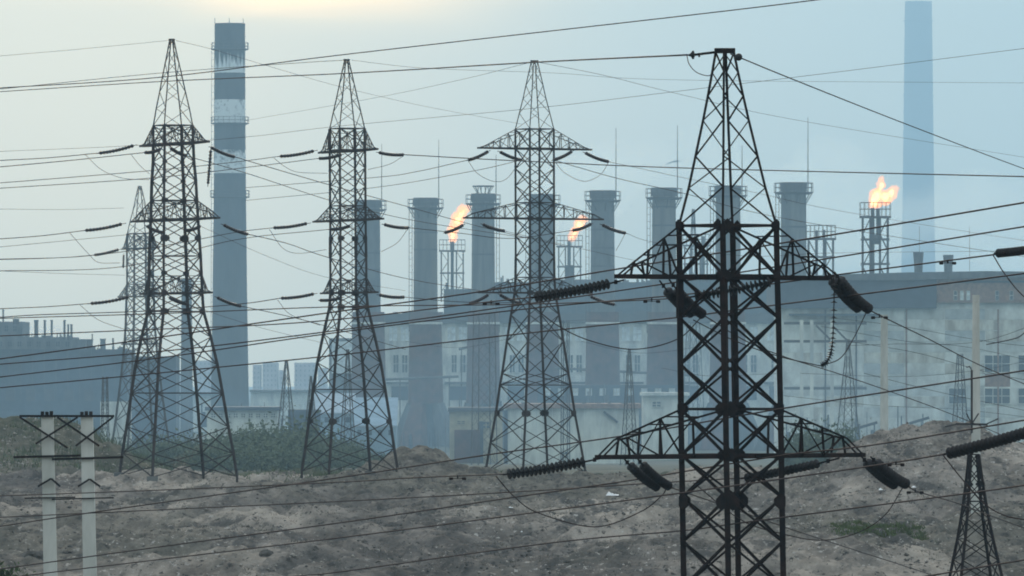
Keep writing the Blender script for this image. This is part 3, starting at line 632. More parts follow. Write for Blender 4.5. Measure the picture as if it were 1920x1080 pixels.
cable('jumper joining the curled string end to the right tip pair', [(1538, 686), (1575, 672), (1600, 635), (1625, 584)], 179, 180, .013, J)
cable('jumper leading left from the curled string end into the near tower', [(1300, 600), (1380, 640), (1460, 668), (1538, 686)], 181.5, 179, .013, J)
cable('small jumper loop under the near tower peak clamp', [(1288, 104), (1292, 120), (1305, 135), (1325, 142), (1338, 139)], Dn, Dn, .011, J)
cable('jumper dropping from the upper string at the right edge', [(1862, 478), (1885, 515), (1920, 556), (1980, 600)], 170, 168, .014, J)
cable('jumper dropping from the thick string above the small tower', [(1768, 853), (1810, 905), (1860, 955), (1920, 974), (1985, 965)], 152, 150, .013, J)
for (tw, pts, d) in [(1, [(160, 290), (190, 318), (230, 334), (280, 337)], 427), (1, [(246, 290), (262, 310), (280, 326)], 427), (1, [(130, 436), (165, 475), (185, 492), (225, 493)], 427), (1, [(150, 572), (185, 600), (235, 618)], 427),
                     (2, [(513, 296), (535, 313), (560, 323), (614, 325)], 429), (2, [(690, 318), (730, 308), (757, 292)], 431), (2, [(505, 430), (530, 465), (560, 475), (612, 468)], 429), (2, [(715, 472), (745, 455), (764, 430)], 431), (2, [(520, 562), (545, 590), (600, 610)], 429),
                     (3, [(878, 302), (895, 325), (925, 340), (950, 335), (975, 303)], 431), (3, [(1040, 303), (1060, 325), (1095, 340), (1125, 328), (1141, 305)], 432), (3, [(1155, 470), (1165, 452), (1172, 438)], 432)]:
    mid = sum(p[1] for p in pts)/len(pts); lv = 'top' if mid < 345 else 'middle' if mid < 500 else 'bottom'
    side = 'left' if pts[0][0] < {1: 322, 2: 650, 3: 1002}[tw] else 'right'
    if tw == 1 and pts[0][0] == 246: side = 'near left'
    cable(f'thin jumper loop on the {side} of the {lv} crossarm, {TN[tw]}', pts, d, d, .014, J)
for k, (pts, dd) in enumerate([([(1560, 596), (1690, 612), (1850, 640), (1990, 655)], 700), ([(1540, 612), (1700, 640), (1820, 652), (1990, 690)], 700), ([(1590, 640), (1720, 662), (1860, 700), (1990, 724)], 620), ([(1500, 700), (1700, 706), (1860, 690), (1990, 660)], 820),
        ([(1590, 648), (1680, 645), (1840, 640), (1990, 588)], 640), ([(1470, 742), (1640, 760), (1800, 768), (1990, 790)], 760), ([(1620, 700), (1760, 735), (1900, 765), (1990, 785)], 620), ([(1240, 690), (1330, 705), (1460, 700)], 900), ([(1090, 640), (1200, 662), (1330, 648)], 900),
        ([(840, 598), (960, 612), (1100, 600), (1260, 612)], 1300), ([(760, 640), (860, 652), (960, 634)], 1000), ([(1850, 646), (1905, 634), (1930, 620), (1990, 612)], 560)]):
    wh = ['highest in front of the right hall', 'second one below the roof of the right hall', 'sloping from the thin lattice mast to the right edge', 'level, across the middle of the pale wall', 'rising to the right behind the tall concrete pole', 'low across the foot of the pale wall', 'dropping past the dark wall openings', 'left of the near tower legs, low', 'sagging between the fifth and seventh stacks', 'sagging across the top of the pale hall', 'before the second and third stacks', 'thick, curling right of the tall concrete pole'][k]
    cable('hazy yard cable, ' + wh, pts, dd, dd*.98, .02 if k < 11 else .045)
# vibration dampers
for lab, x, y, d in (('damper on the wire below the left end of the upper near string', 921, 566, 186), ('damper on the wire right of centre beside the near tower', 1222, 562, 182), ('damper on the lower wire left of the near tower', 858, 894, 182),
                     ('damper on the wire over the right roof vent', 1777, 490, 170), ('damper just right of the upper string pair', 1649, 592, 180), ('damper just right of the lower string pair', 1716, 920, 180), ('damper on the wire left of the thick right string', 1680, 868, 156)):
    t = empty('vibration_damper', P(x, y, d), lab, 'wire damper', 'wire dampers')
    z = -.035
    MB().tube([P(x-14, y+3, d), P(x+14, y+3, d)], .008, 5).build('messenger_rod', 'steel', t)
    for s_ in (-1, 1): MB().tube([P(x+s_*8, y+3.5, d), P(x+s_*9, y+3.5, d), P(x+s_*15, y+3.5, d), P(x+s_*16, y+3.5, d)], [.02, .032, .032, .02], 8).build('weight', 'steel', t)
    MB().tube([P(x, y-3, d), P(x, y+4, d)], .02, 6).build('clamp', 'steel', t)

# ------------------------------------------------------------------ concrete portal, poles
d = 262; ppm = F/d
t = empty('concrete_portal', P(128, 1092, d), 'pair of pale concrete poles joined by dark steel crossarms on the left', 'utility pole')
for x0, x1, xa, xb in ((78, 100, 83, 108), (152, 174, 157, 182)):
    mb = MB(); a, b, c_, e_ = P(x0, 782, d), P(x1, 782, d), P(xa, 1120, d), P(xb, 1120, d); w = .2
    mb.add([(c_.x, d-w, c_.z), (e_.x, d-w, c_.z), (e_.x, d+w, c_.z), (c_.x, d+w, c_.z), (a.x, d-w, a.z), (b.x, d-w, a.z), (b.x, d+w, a.z), (a.x, d+w, a.z)],
           [(3,2,1,0),(4,5,6,7),(0,1,5,4),(1,2,6,5),(2,3,7,6),(3,0,4,7)]); mb.build('pole', 'conc', t)
    mb = MB(); a = P(x0-1, 780, d); b = P(x1+1, 771, d)
    for k in range(3): mb.box((a.x+k*.15, d-.2, a.z), (a.x+k*.15+.1, d+.2, b.z+random.uniform(-.02, .02)))
    mb.build('pole_cap', 'steel', t)
for (x0, y0, x1, y1) in ((37, 780, 215, 780), (26, 857, 152, 854), (98, 861, 232, 857), (47, 934, 142, 932), (98, 936, 214, 933)):
    bar('crossarm', P(x0, y0, d)+Vector((0, -.27, 0)), P(x1, y1, d)+Vector((0, -.27, 0)), .075 if y0 < 900 else .045, 'steel', t)
for (x0, y0, x1, y1) in ((38, 782, 128, 840), (108, 782, 187, 836), (147, 782, 68, 832), (213, 782, 143, 836), (72, 912, 97, 897), (97, 897, 114, 912), (147, 912, 169, 898), (169, 898, 189, 912)):
    bar('brace', P(x0, y0, d)+Vector((0, -.34, 0)), P(x1, y1, d)+Vector((0, -.34, 0)), .065, 'steel', t)
def concpole(label, x, yt, yb, w0, w1, d, mm='conc'):
    a, b = P(x, yb+12, d), P(x, yt, d); ppm = F/d; a.z = min(a.z, gz(a.x, d)-.3)
    o = MB().tube([a, b], [w1/2/ppm, w0/2/ppm], 12).build('concrete_pole', mm, origin=a, smooth=False); return props(o, label, 'utility pole', 'tall concrete poles')
concpole('tall pale round concrete pole in front of the right hall, foot on the rubble bank', 1830, 553, 985, 13, 19, 346)
concpole('fainter concrete pole left of the tall one before the right hall', 1658, 590, 812, 13, 17, 600)
concpole('short bluish concrete post with dark foot band near the green grass', 1830, 560, 560, 1, 1, 2000) if False else None
mb = MB().tube([P(1829, 1052, 340), P(1829, 1033, 340)], .27, 12); props(mb.build('foot_band', 'steelblue'), 'dark collar at the foot of the tall concrete pole', 'collar')
# line hardware above the small tower
t = empty('line_mast', P(1822, 812, 345), 'thin dark mast with hook top leaning against the tall concrete pole', 'mast')
MB().tube([P(1822, 812, 345), P(1822, 694, 345)], .05, 6).build('mast', 'steel_mid', t)
MB().tube([P(1822, 695, 345), P(1818, 687, 345), P(1812, 689, 345)], .03, 5).build('hook', 'steel_mid', t)
bar('crossarm', P(1792, 795, 344.7), P(1852, 796, 344.7), .1, 'steel_mid', t)
for a, b in (((1822, 795), (1812, 775)), ((1822, 795), (1835, 775)), ((1850, 795), (1872, 785)), ((1796, 795), (1772, 800))): bar('brace', P(*a, 344.6), P(*b, 344.6), .06, 'steel_mid', t)

# ------------------------------------------------------------------ stacks of the works
def railing_mb(c, r, z, h, n, w=.05):
    h *= K; w *= K
    mb = MB()
    for k in range(n):
        a = 2*math.pi*k/n; p = Vector((c.x+r*math.cos(a), c.y+r*math.sin(a), z)); mb.bar(p, p+Vector((0, 0, h)), w)
    for hh in (h, h*.5):
        mb.tube([Vector((c.x+r*math.cos(2*math.pi*k/24), c.y+r*math.sin(2*math.pi*k/24), z+hh)) for k in range(25)], w*.6, 4, False)
    return mb
ORD = ['first', 'second', 'third', 'fourth', 'fifth', 'sixth', 'seventh', 'last']
STK = [(691, 375, 43, 270), (798, 371, 43, 262), (906, 363, 42, 290), (1017, 364, 43, 0), (1130, 357, 43.5, 240), (1245, 352, 44, 235), (1365, 348, 46, 272), (1488, 342, 47, 220)]
EXTRA = ['partly behind the slim tower', 'with the yellow-lined base below it', 'with a funnel frame on its rim', 'behind the central tower', 'right of the middle flame', 'left of the near tower', 'behind the near tower', 'right of the near tower']
for k, (x, yt, w, rod) in enumerate(STK):
    d = (1180-k*15)*K; ppm = F/d; c_ = P(x, 850, d); zt = (YH-yt)/ppm; r = w/2/ppm
    c_.z = gz(c_.x, d); zb = c_.z
    t = empty('smoke_stack', c_, f'{ORD[k]} short grey stack from the left, {EXTRA[k]}', 'smokestack', 'row of eight short stacks')
    zsh = (YH-585)/ppm; zpy = (YH-755)/ppm
    MB().lathe((c_.x, c_.y, 0), [(r*1.06, zsh-.9), (r, zt-2.2*K), (r*1.0, zt-1.2*K)], 32).build('shaft', ('conc_dark', 'conc_grey', 'conc_warm')[(k*2+k//3) % 3], t, smooth=False)
    MB().lathe((c_.x, c_.y, 0), [(r*1.07, zt-1.2*K), (r*1.07, zt), (r*.85, zt)], 32).build('rim_collar', 'roofdark', t, smooth=False)
    for q in range(3+k % 3):
        zr_ = zsh+(zt-zsh)*(.14+.17*q+.02*((k*5+q*3) % 4)); MB().lathe((c_.x, c_.y, 0), [(r*1.035, zr_), (r*1.035, zr_+.22*K)], 32).build('joint_ring', 'roofdark', t)
    rl = r*1.38
    MB().lathe((c_.x, c_.y, 0), [(rl*1.12, zpy-.3), (rl, zsh)], 32).build('brick_casing', 'brickred', t)
    for yy in (604, 700): MB().lathe((c_.x, c_.y, 0), [(rl*1.07, (YH-yy-4)/ppm), (rl*1.07, (YH-yy)/ppm)], 32).build('pale_band', 'facade', t)
    # flared footing: four battered corner walls round a dark core
    z0 = zb-.3; rt, rb2 = r*1.35, r*2.65
    MB().lathe((c_.x, c_.y, 0), [(r*1.9, z0), (r*1.2, zpy)], 8).build('core', 'steelblue', t)
    for a in range(4):
        an = math.pi/4+a*math.pi/2+.3; mb = MB(); u, v = Vector((math.cos(an), math.sin(an), 0)), Vector((-math.sin(an), math.cos(an), 0))
        pts = []
        for rr, z in ((rb2, z0), (rt, zpy)):
            for su, sv in ((.55, -1), (1, -1), (1, 1), (.55, 1)): pts.append(Vector((c_.x, c_.y, z))+u*rr*1.15*su+v*rr*.42*sv)
        mb.add(pts, [(3,2,1,0),(4,5,6,7),(0,1,5,4),(1,2,6,5),(2,3,7,6),(3,0,4,7)]); mb.build('footing_wall', 'conc_dark' if a % 2 else 'brickred', t)  # lit left rib and shaded right rib painted in as brown and dark walls
    MB().lathe((c_.x, c_.y, 0), [(rt*1.15, zpy-.6), (rt*1.15, zpy)], 8).build('footing_slab', 'conc_dark', t)
    zp = zt-(12.5 if k else 12)/ppm*1.45
    pl = MB().lathe((c_.x, c_.y, 0), [(r*1.25, zp-.35*K), (r*1.58, zp-.1*K), (r*1.58, zp)], 24).build('platform', 'steel_mid', t)
    railing_mb(c_, r*1.55, zp, 1.25, 16, .07).build('railing', 'steel_mid', pl)
    for a in range(8):
        an = a*math.pi/4+.2; u = Vector((math.cos(an), math.sin(an), 0)); cc = Vector((c_.x, c_.y, 0))
        bar('bracket', cc+u*r*1.5+Vector((0, 0, zp-.2*K)), cc+u*r*1.02+Vector((0, 0, zp-1.6*K)), .12*K, 'steel_mid', pl, 'box')
    # ladder up the side
    sx = -1 if k != 2 else 1
    lx = c_.x+sx*(r*1.12+.1*K); mb = MB()
    for o_ in (0, .45*K): mb.bar((lx+sx*o_, c_.y-.3, zsh-3*K), (lx+sx*o_, c_.y-.3, zp), .09*K)
    zz = zsh-3*K
    while zz < zp: mb.bar((lx, c_.y-.3, zz), (lx+sx*.45*K, c_.y-.3, zz), .05*K); zz += 1.0*K
    mb.build('ladder', 'steel_mid', t)
    if rod:
        rx = c_.x+r*1.15; mb = MB().tube([(rx, c_.y, zp), (rx, c_.y, zt+3*K), (rx, c_.y, (YH-rod)/ppm)], [.08*K, .07*K, .035*K], 5); mb.build('lightning_rod', 'steel_mid', t)
    if k == 2:
        mb = MB(); rr = r*.8
        for a in range(10):
            an = a*math.pi/5; u = Vector((math.cos(an), math.sin(an), 0)); cc = Vector((c_.x, c_.y, 0))
            mb.bar(cc+u*rr*.6+Vector((0, 0, zt)), cc+u*rr*1.15+Vector((0, 0, zt+1.1*K)), .1*K); mb.bar(cc+u*rr*.8+Vector((0, 0, zt)), cc+u*rr*.6+Vector((0, 0, zt+1.1*K)), .07*K)
        mb.tube([Vector((c_.x+rr*1.15*math.cos(a*.35), c_.y+rr*1.15*math.sin(a*.35), zt+1.1*K)) for a in range(19)], .1*K, 5)
        mb.build('funnel_frame', 'steel_mid', t)

# --- flare towers and their flames
def flare(label, cx, ytop, ybase, wpx, d, pipes, deck, ncol=4, casing=None, mids=()):
    d *= K; ppm = F/d; b = P(cx, ybase, d); t = empty('flare_tower', b, label, 'flare tower', 'flare towers on the roof')
    hw = wpx/2/ppm; zt = (YH-deck)/ppm; z0 = b.z
    xsx = [-hw, -hw*.38, hw*.38, hw] if ncol == 4 else [-hw, 0, hw]
    rows = int((zt-z0)/1.6/K)
    for yy in (-hw*.5, hw*.5):
        for i, xx in enumerate(xsx):
            bar('column', (b.x+xx, d+yy, z0), (b.x+xx, d+yy, zt), .2*K, 'steel_mid', t, 'box')
    for yy in (-hw*.5, hw*.5):
        for i in range(len(xsx)-1):
            if ncol == 4 and i == 1: continue
            for k in range(rows):
                za, zb_ = z0+(zt-z0)*k/rows, z0+(zt-z0)*(k+1)/rows
                a_, b_ = (xsx[i], xsx[i+1]) if k % 2 else (xsx[i+1], xsx[i])
                bar('brace', (b.x+a_, d+yy, za), (b.x+b_, d+yy, zb_), .09*K, 'steel_mid', t, 'box')
    for my in list(mids):
        z = (YH-my)/ppm; MB().box((b.x-hw-.2*K, d-hw*.7, z-.12*K), (b.x+hw+.2*K, d+hw*.7, z+.12*K)).build('landing', 'steel_mid', t)
    dk = MB().box((b.x-hw-.35*K, d-hw*.8, zt), (b.x+hw+.35*K, d+hw*.8, zt+.25*K)).build('deck', 'steel_mid', t)
    mb = MB(); n = 7
    for yy in (-hw*.78, hw*.78):
        for k in range(n+1):
            x_ = b.x-hw-.3*K+(2*hw+.6*K)*k/n; mb.bar((x_, d+yy, zt+.25*K), (x_, d+yy, zt+1.9*K), .06*K)
        for hh in (1.1*K, 1.9*K): mb.bar((b.x-hw-.3*K, d+yy, zt+hh), (b.x+hw+.3*K, d+yy, zt+hh), .07*K)
    mb.build('railing', 'steel_mid', dk)
    for (px, pyt, rw, pyb) in pipes:
        x_ = (px-960)/ppm; MB().tube([(x_, d-hw*.2, (YH-pyb)/ppm), (x_, d-hw*.2, (YH-pyt)/ppm)], rw/2/ppm, 12).build('flare_pipe', 'steel_far', t)
    if casing:
        x0, x1, ya, yb_ = casing; MB().tube([((x0+x1)/2/ppm-960/ppm, d-.1, (YH-yb_)/ppm), ((x0+x1)/2/ppm-960/ppm, d-.1, (YH-ya)/ppm)], (x1-x0)/2/ppm, 12).build('pipe_casing', 'steel_far', t)
    return t
flare('flare tower between the second and third stacks, left flame burning on it', 848, 455, 566, 41, 1230, [(848, 453, 6, 570), (838, 530, 5, 570)], 472, mids=(512,))
flare('flare tower between the fourth and fifth stacks, middle flame burning on it', 1068, 452, 545, 41, 1230, [(1067, 452, 6.5, 545)], 464, casing=(1060, 1076, 497, 545), mids=(500,))
flare('flare tower right of all stacks, tallest flame burning on it', 1641, 390, 530, 47, 940, [(1636, 390, 7, 530), (1646, 391, 7, 458)], 409, casing=(1632, 1652, 440, 458), mids=(449, 495))
flare('unlit flare tower with two thin pipes right of the last stack', 1539, 432, 528, 46, 1000, [(1531, 432, 5, 528), (1545, 431, 5, 528)], 450, mids=(482,))
flare('unlit flare tower seen through the near tower left of its legs', 1305, 440, 530, 42, 1200, [(1296, 443, 5, 530), (1318, 443, 7, 530)], 462, mids=(495,))
def fmat(name, col, dens, es):
    m = bpy.data.materials.new(name); m.use_nodes = True; nt = m.node_tree
    for n in list(nt.nodes): nt.nodes.remove(n)
    v = nt.nodes.new('ShaderNodeVolumePrincipled'); v.inputs['Density'].default_value = dens; v.inputs['Color'].default_value = (.02, .02, .02, 1)
    v.inputs['Emission Color'].default_value = (*col, 1); v.inputs['Emission Strength'].default_value = es
    o = nt.nodes.new('ShaderNodeOutputMaterial'); nt.links.new(v.outputs[0], o.inputs['Volume']); return m
M['flame'] = fmat('gas_flame', (1, .34, .07), .5/K, 1.75/K); M['flame_core'] = fmat('white_hot_gas', (1, .66, .28), 1.5/K, 6.5/K)
def flame(label, blobs, cblobs, d):
    d *= K; ppm = F/d; r0 = random.Random(3)
    def shape(name, bl, m, parent, org, seed):
        bm = bmesh.new(); gr = 1.22 if name == 'flame' else .95
        for (x, y, w, h, tilt) in bl:
            p = P(x, y, d); ret = bmesh.ops.create_icosphere(bm, subdivisions=2, radius=1)
            mt = Matrix.Translation(p-org) @ Matrix.Rotation(math.radians(tilt), 4, 'Y') @ Matrix.Diagonal((w/ppm*gr, w/ppm*.9*gr, h/ppm*gr, 1))
            bmesh.ops.transform(bm, matrix=mt, verts=ret['verts'])
        me_ = bpy.data.meshes.new(name); bm.to_mesh(me_); bm.free(); me_.materials.append(M[m])
        o = link(bpy.data.objects.new(name, me_), Matrix.Translation(org), parent)
        rm = o.modifiers.new('fuse', 'REMESH'); rm.mode = 'VOXEL'; rm.voxel_size = .13*K
        tx = bpy.data.textures.new('flicker', 'CLOUDS'); tx.noise_scale = .75*K; tx.noise_depth = 5
        dm = o.modifiers.new('flicker', 'DISPLACE'); dm.texture = tx; dm.strength = 1.05*K; dm.mid_level = .5; dm.texture_coords = 'LOCAL'
        return o
    org = P(blobs[0][0], blobs[0][1], d)
    o = shape('flame', blobs, 'flame', None, org, 1); props(o, label, 'flame', 'gas flames over the flare towers')
    shape('flame_core', cblobs, 'flame_core', o, org, 2)
flame('left gas flame leaning right, between the second and third stacks', [(850, 446, 7, 10, 0), (850, 430, 9, 13, 10), (858, 412, 11, 15, 25), (866, 398, 10, 14, 30), (875, 391, 6, 10, 50)], [(850, 445, 4, 6, 0), (850, 432, 5, 8, 15), (858, 414, 5, 9, 28), (866, 400, 4, 8, 35)], 1230)
flame('middle gas flame, smallest, above the flare tower beside the central tower', [(1073, 446, 7, 7, 20), (1078, 434, 8, 12, 25), (1086, 420, 9, 12, 25), (1094, 411, 8, 7, 60)], [(1073, 446, 4, 4, 20), (1078, 436, 4, 7, 25), (1086, 422, 4.5, 7, 30)], 1230)
flame('right gas flame, largest and brightest, forked at its top', [(1641, 381, 11, 10, 20), (1645, 366, 12, 14, 15), (1650, 348, 7, 16, 15), (1661, 370, 13, 11, 60), (1673, 361, 9, 11, 20), (1677, 354, 6, 8, 40)], [(1641, 381, 8, 8, 20), (1644, 368, 8.5, 11, 20), (1651, 351, 4, 10, 15), (1659, 370, 9, 7, 60), (1671, 362, 5.5, 7, 30)], 940)

# --- tall banded chimney
d = 1290*K; ppm = F/d; c_ = P(432, 800, d); c_.z = gz(c_.x, d)
t = empty('chimney', c_, 'tall dark chimney with worn white bands left of centre', 'smokestack')
prof = [(37.5/ppm, c_.z-.5), (35.8/ppm, (YH-765)/ppm), (32.5/ppm, (YH-560)/ppm), (30.3/ppm, (YH-370)/ppm), (29.2/ppm, (YH-240)/ppm), (28.6/ppm, (YH-46)/ppm), (28.9/ppm, (YH-45.8)/ppm), (28.9/ppm, (YH-44)/ppm)]
MB().lathe((c_.x-1/ppm, c_.y, 0), prof, 40).build('shaft', chimney_mat(0, ppm), t, smooth=False)
for yy, rr in ((93, 28.8), (232, 29.3), (370, 30.4)):
    z = (YH-yy)/ppm; cc = Vector((c_.x-1/ppm, c_.y, 0))
    pl = MB().lathe(cc, [(rr/ppm*1.0, z-.2*K), (rr/ppm*1.22, z), (rr/ppm*1.22, z+.12*K)], 28).build('platform', 'steel_far', t)
    railing_mb(cc, rr/ppm*1.21, z+.1, 1.1, 20, .06).build('railing', 'steel_far', pl)
mb = MB(); lx = c_.x-31.5/ppm
for k in range(2): mb.bar((lx-k*.45*K, c_.y-.5, (YH-700)/ppm), (lx+(.15-k*.45)*K, c_.y-.5, (YH-90)/ppm), .07*K)
zz = (YH-640)/ppm
while zz < (YH-90)/ppm: mb.bar((lx+.1*K, c_.y-.5, zz), (lx-.4*K, c_.y-.5, zz), .05*K); zz += 1.1*K
mb.build('ladder', 'steel_far', t)
mb = MB()
for a in (403, 430, 456): mb.tube([P(a, 46, d), P(a, 34, d)], .05*K, 5)
mb.build('lightning_rod', 'steel_far', t)
# far chimney lost in the haze
d = 13200; ppm = F/d; c_ = P(1722, 720, d); c_.z = -33
t = empty('chimney', c_, 'very tall far chimney almost lost in the haze at the upper right', 'smokestack')
MB().lathe((c_.x, c_.y, 0), [(36/ppm, -34), (30/ppm, (YH-400)/ppm), (25.5/ppm, (YH-20)/ppm), (25/ppm, (YH-3)/ppm)], 40).build('shaft', 'steelblue', t, smooth=True)
for yy in (40, 180): MB().lathe((c_.x, c_.y, 0), [(28/ppm, (YH-yy)/ppm), (29/ppm, (YH-yy+1.5)/ppm)], 40).build('gallery', 'steelblue', t)
# thin stack behind the leftmost tower
d = 1150*K; ppm = F/d; c_ = P(350, 850, d); c_.z = gz(c_.x, d)
t = empty('smoke_stack', c_, 'slim bluish stack seen through the legs of the leftmost tower', 'smokestack')
MB().lathe((c_.x, c_.y, 0), [(12.5/ppm, c_.z-.3), (9.5/ppm, (YH-528)/ppm), (10.5/ppm, (YH-528)/ppm), (10.5/ppm, (YH-523)/ppm)], 24).build('shaft', 'conc_dark', t)
pl = MB().lathe((c_.x, c_.y, 0), [(13/ppm, (YH-540)/ppm), (14/ppm, (YH-538.5)/ppm)], 20).build('platform', 'steel_far', t); railing_mb(c_, 13.5/ppm, (YH-539)/ppm, 1.1, 12, .06).build('railing', 'steel_far', pl)

# ------------------------------------------------------------------ buildings
WIN = {}
def window(t, x0, x1, y0, y1, d, mull=1, glass='glassy', frame='facade', name='window'):
    """window in pixels of the plane at distance d; a proud frame with its pane set inside"""
    ppm = F/d; w, h = (x1-x0)/ppm, (y1-y0)/ppm; q = K if d > 1000 else 1; key = (round(w, 2), round(h, 2), mull, glass, frame)
    if key not in WIN:
        mb = MB(); f = min(.10*q, w*.08); D = .16*q
        mb.box((0, -D, 0), (w, 0, f)).box((0, -D, h-f), (w, 0, h)).box((0, -D, f), (f, 0, h-f)).box((w-f, -D, f), (w, 0, h-f))
        for k in range(1, mull+1): mb.box((w*k/(mull+1)-.04*q, -D*.9, f), (w*k/(mull+1)+.04*q, -.05, h-f))
        mb.box((f, -D*.8, h*.5-.04*q), (w-f, -.06, h*.5+.04*q))
        a = bpy.data.meshes.new('window'); a.from_pydata(mb.v, [], mb.f); a.update(); a.materials.append(M[frame])
        mb = MB().box((f, -.05, f), (w-f, -.012, h-f)); b_ = bpy.data.meshes.new('pane'); b_.from_pydata(mb.v, [], mb.f); b_.update(); b_.materials.append(M[glass])
        WIN[key] = (a, b_)
    a, b_ = WIN[key]; mw = Matrix.Translation(P(x0, y1, d))
    o = link(bpy.data.objects.new(name, a), mw, t); link(bpy.data.objects.new('pane', b_), mw, o)
def block(mb, x0, x1, yt, d, depth, zb=None, yb=None):
    a, b = P(x0, yt, d), P(x1, yt, d); z0 = (YH-yb)/(F/d) if yb else (gz((a.x+b.x)/2, d)-.6 if zb is None else zb)
    mb.box((a.x, d, z0), (b.x, d+depth, a.z)); return z0
def bld(label, x0, x1, yt, d, depth, m, cat='building', group=None, name='industrial_building', zb=None, wname='wall'):
    a = P((x0+x1)/2, yt, d); z0 = gz(a.x, d)-.6 if zb is None else zb
    t = empty(name, Vector((a.x, d+depth/2, z0+.6)), label, cat, group)
    mb = MB(); block(mb, x0, x1, yt, d, depth, zb=z0); mb.build(wname, m, t); return t
# turbine hall behind the stacks
d = 1212*K
t = bld('long pale hall with tall windows standing behind the row of stacks', 715, 1466, 606, d, 50, 'facade', name='turbine_hall')
mb = MB(); block(mb, 712, 1469, 588, d-2, 53, yb=605.5); mb.build('roof', 'roofdark', t)
mb = MB()
for k in range(60):
    xx = random.uniform(720, 1460); block(mb, xx, xx+random.uniform(3, 10), 588-random.uniform(2, 6), d+5, 5, yb=588)
mb.build('roof_ventilators', 'roofdark', t)
x = 722
while x < 1455:
    for (xa, xb) in ((x+15, x+26), (x+31, x+43)):
        window(t, xa, xb, 665, 699, d, 1, 'glassy')
    window(t, x+4, x+24, 612, 640, d, 1, 'paleglass'); window(t, x+28, x+46, 612, 640, d, 1, 'paleglass')
    mb = MB(); block(mb, x+3, x+8, 606.5, d-.45, .44); mb.build('pilaster', 'facade', t)
    mb = MB(); block(mb, x+45.5, x+50, 606.5, d-.45, .44); mb.build('pilaster', 'facade', t)
    mb = MB(); block(mb, x+12, x+43, 724, d-.3, .29, yb=750); mb.build('loading_opening', 'steelblue', t)
    mb = MB(); block(mb, x+2, x+49, 716, d-1.5, 1.04, yb=720); mb.build('ledge', 'roofdark', t)
    x += 54.5
t = bld('dark boiler house rising behind the pale hall between the third stack and the near tower', 886, 1480, 529, 1262*K, 70, 'steelblue', name='boiler_house')
mb = MB(); block(mb, 1228, 1482, 517, 1262*K+1, 50, yb=528.9); mb.build('roof_house', 'steelblue', t)
mb = MB(); block(mb, 832, 885.8, 542, 1262*K+2, 50); mb.build('side_wing', 'steelblue', t)
mb = MB(); block(mb, 1040, 1110, 524, 1262*K+.6, 14, yb=528.8); mb.build('roof_house', 'roofdark', t)
for xx in range(900, 1470, 36): 
    mb = MB(); block(mb, xx, xx+2, 529.5, 1262*K-.5, .45, yb=610); mb.build('cladding_rib', 'roofdark', t)
t = bld('dark low annex in front of the pale hall', 1010, 1292, 722, 1100*K, 40, 'steelblue', name='annex')
for xx in range(1020, 1280, 26): window(t, xx, xx+12, 728, 742, 1100*K, 1, 'paleglass', 'facade')
# block behind the first stack
t = bld('grey block partly hidden by the second tower left of the first stack', 617, 672, 634, 1300*K, 40, 'conc_dark')
mb = MB(); block(mb, 622, 668, 640, 1300*K-.5, .48, yb=700); mb.build('glazed_front', 'paleglass', t)
mb = MB().tube([P(662, 634, 1300*K+8), P(662, 600, 1300*K+8)], .6, 8); mb.build('flue', 'steel_far', t)
# right hall
d = 905*K
t = bld('large pale hall on the right with a dark roof storey', 1466, 2060, 566, d, 70, 'facade_r', name='industrial_hall')
mb = MB(); a = P(1452, 577, d+3); b = P(1757, 577, d+3)
mb = MB(); block(mb, 1452, 1756, 524, d-2.5, 74, yb=578); mb.build('dark_cladding', 'steelblue', t)
pts = []; mb = MB(); n = 14
prf = [(1448, 524), (1470, 519), (1560, 515), (1700, 511), (1850, 508.5), (1960, 510), (2070, 514)]
vs = []
for (x_, y_) in prf:
    for dd in (-3.6, 76):
        p = P(x_, y_, d); q = P(x_, 525.5 if x_ < 1800 else 521, d); vs += [(p.x, d+dd, p.z), (p.x, d+dd, q.z)]
fs = []
for k in range(len(prf)-1):
    i = k*4; fs += [(i, i+1, i+5, i+4), (i+2, i+6, i+7, i+3), (i, i+4, i+6, i+2), (i+1, i+3, i+7, i+5)]
fs += [(0, 2, 3, 1), (len(prf)*4-4, len(prf)*4-3, len(prf)*4-1, len(prf)*4-2)]
mb.add(vs, fs); mb.build('curved_roof', 'conc_dark', t)
mb = MB(); block(mb, 1756.3, 2060, 521, d-1.6, 50, yb=567.5); mb.build('brick_storey', 'rust', t)
for xx in (1788, 1800, 1812, 1866, 1893, 1936): window(t, xx, xx+7, 545, 563, d-1.6, 0, 'paleglass' if xx in (1800, 1812) else 'glassy')
mb = MB(); block(mb, 1795, 2060, 526, d-2.1, .48, yb=530); mb.build('cornice', 'steelblue', t)
# long wall panels in rows, one by one
wi, hi = 76, 20.5
for rrow in range(11):
    for ccol in range(8):
        x0 = 1468+ccol*wi; y0 = 579+rrow*hi
        if x0 > 1935: continue
        if (1845 < x0+wi/2 < 1925 and 3.5 < rrow < 8.5) : continue
        key = 'panel'; ppm = F/d
        if key not in WIN:
            q = MB().box((0, -.14, 0), ((wi-1.2)/ppm, 0, (hi-1.3)/ppm)); a = bpy.data.meshes.new('wall_panel'); a.from_pydata(q.v, [], q.f); a.update(); a.materials.append(M['facade_r']); WIN[key] = [a]
            for mm in ('panel_b', 'panel_c', 'panel_d'): b2 = a.copy(); b2.materials.clear(); b2.materials.append(M[mm]); WIN[key].append(b2)
        link(bpy.data.objects.new('wall_panel', WIN[key][random.choice((0, 0, 0, 1, 1, 2, 2, 3))]), Matrix.Translation(P(x0, y0+hi-1, d)+Vector((0, random.uniform(-.03, .0), 0))), t)
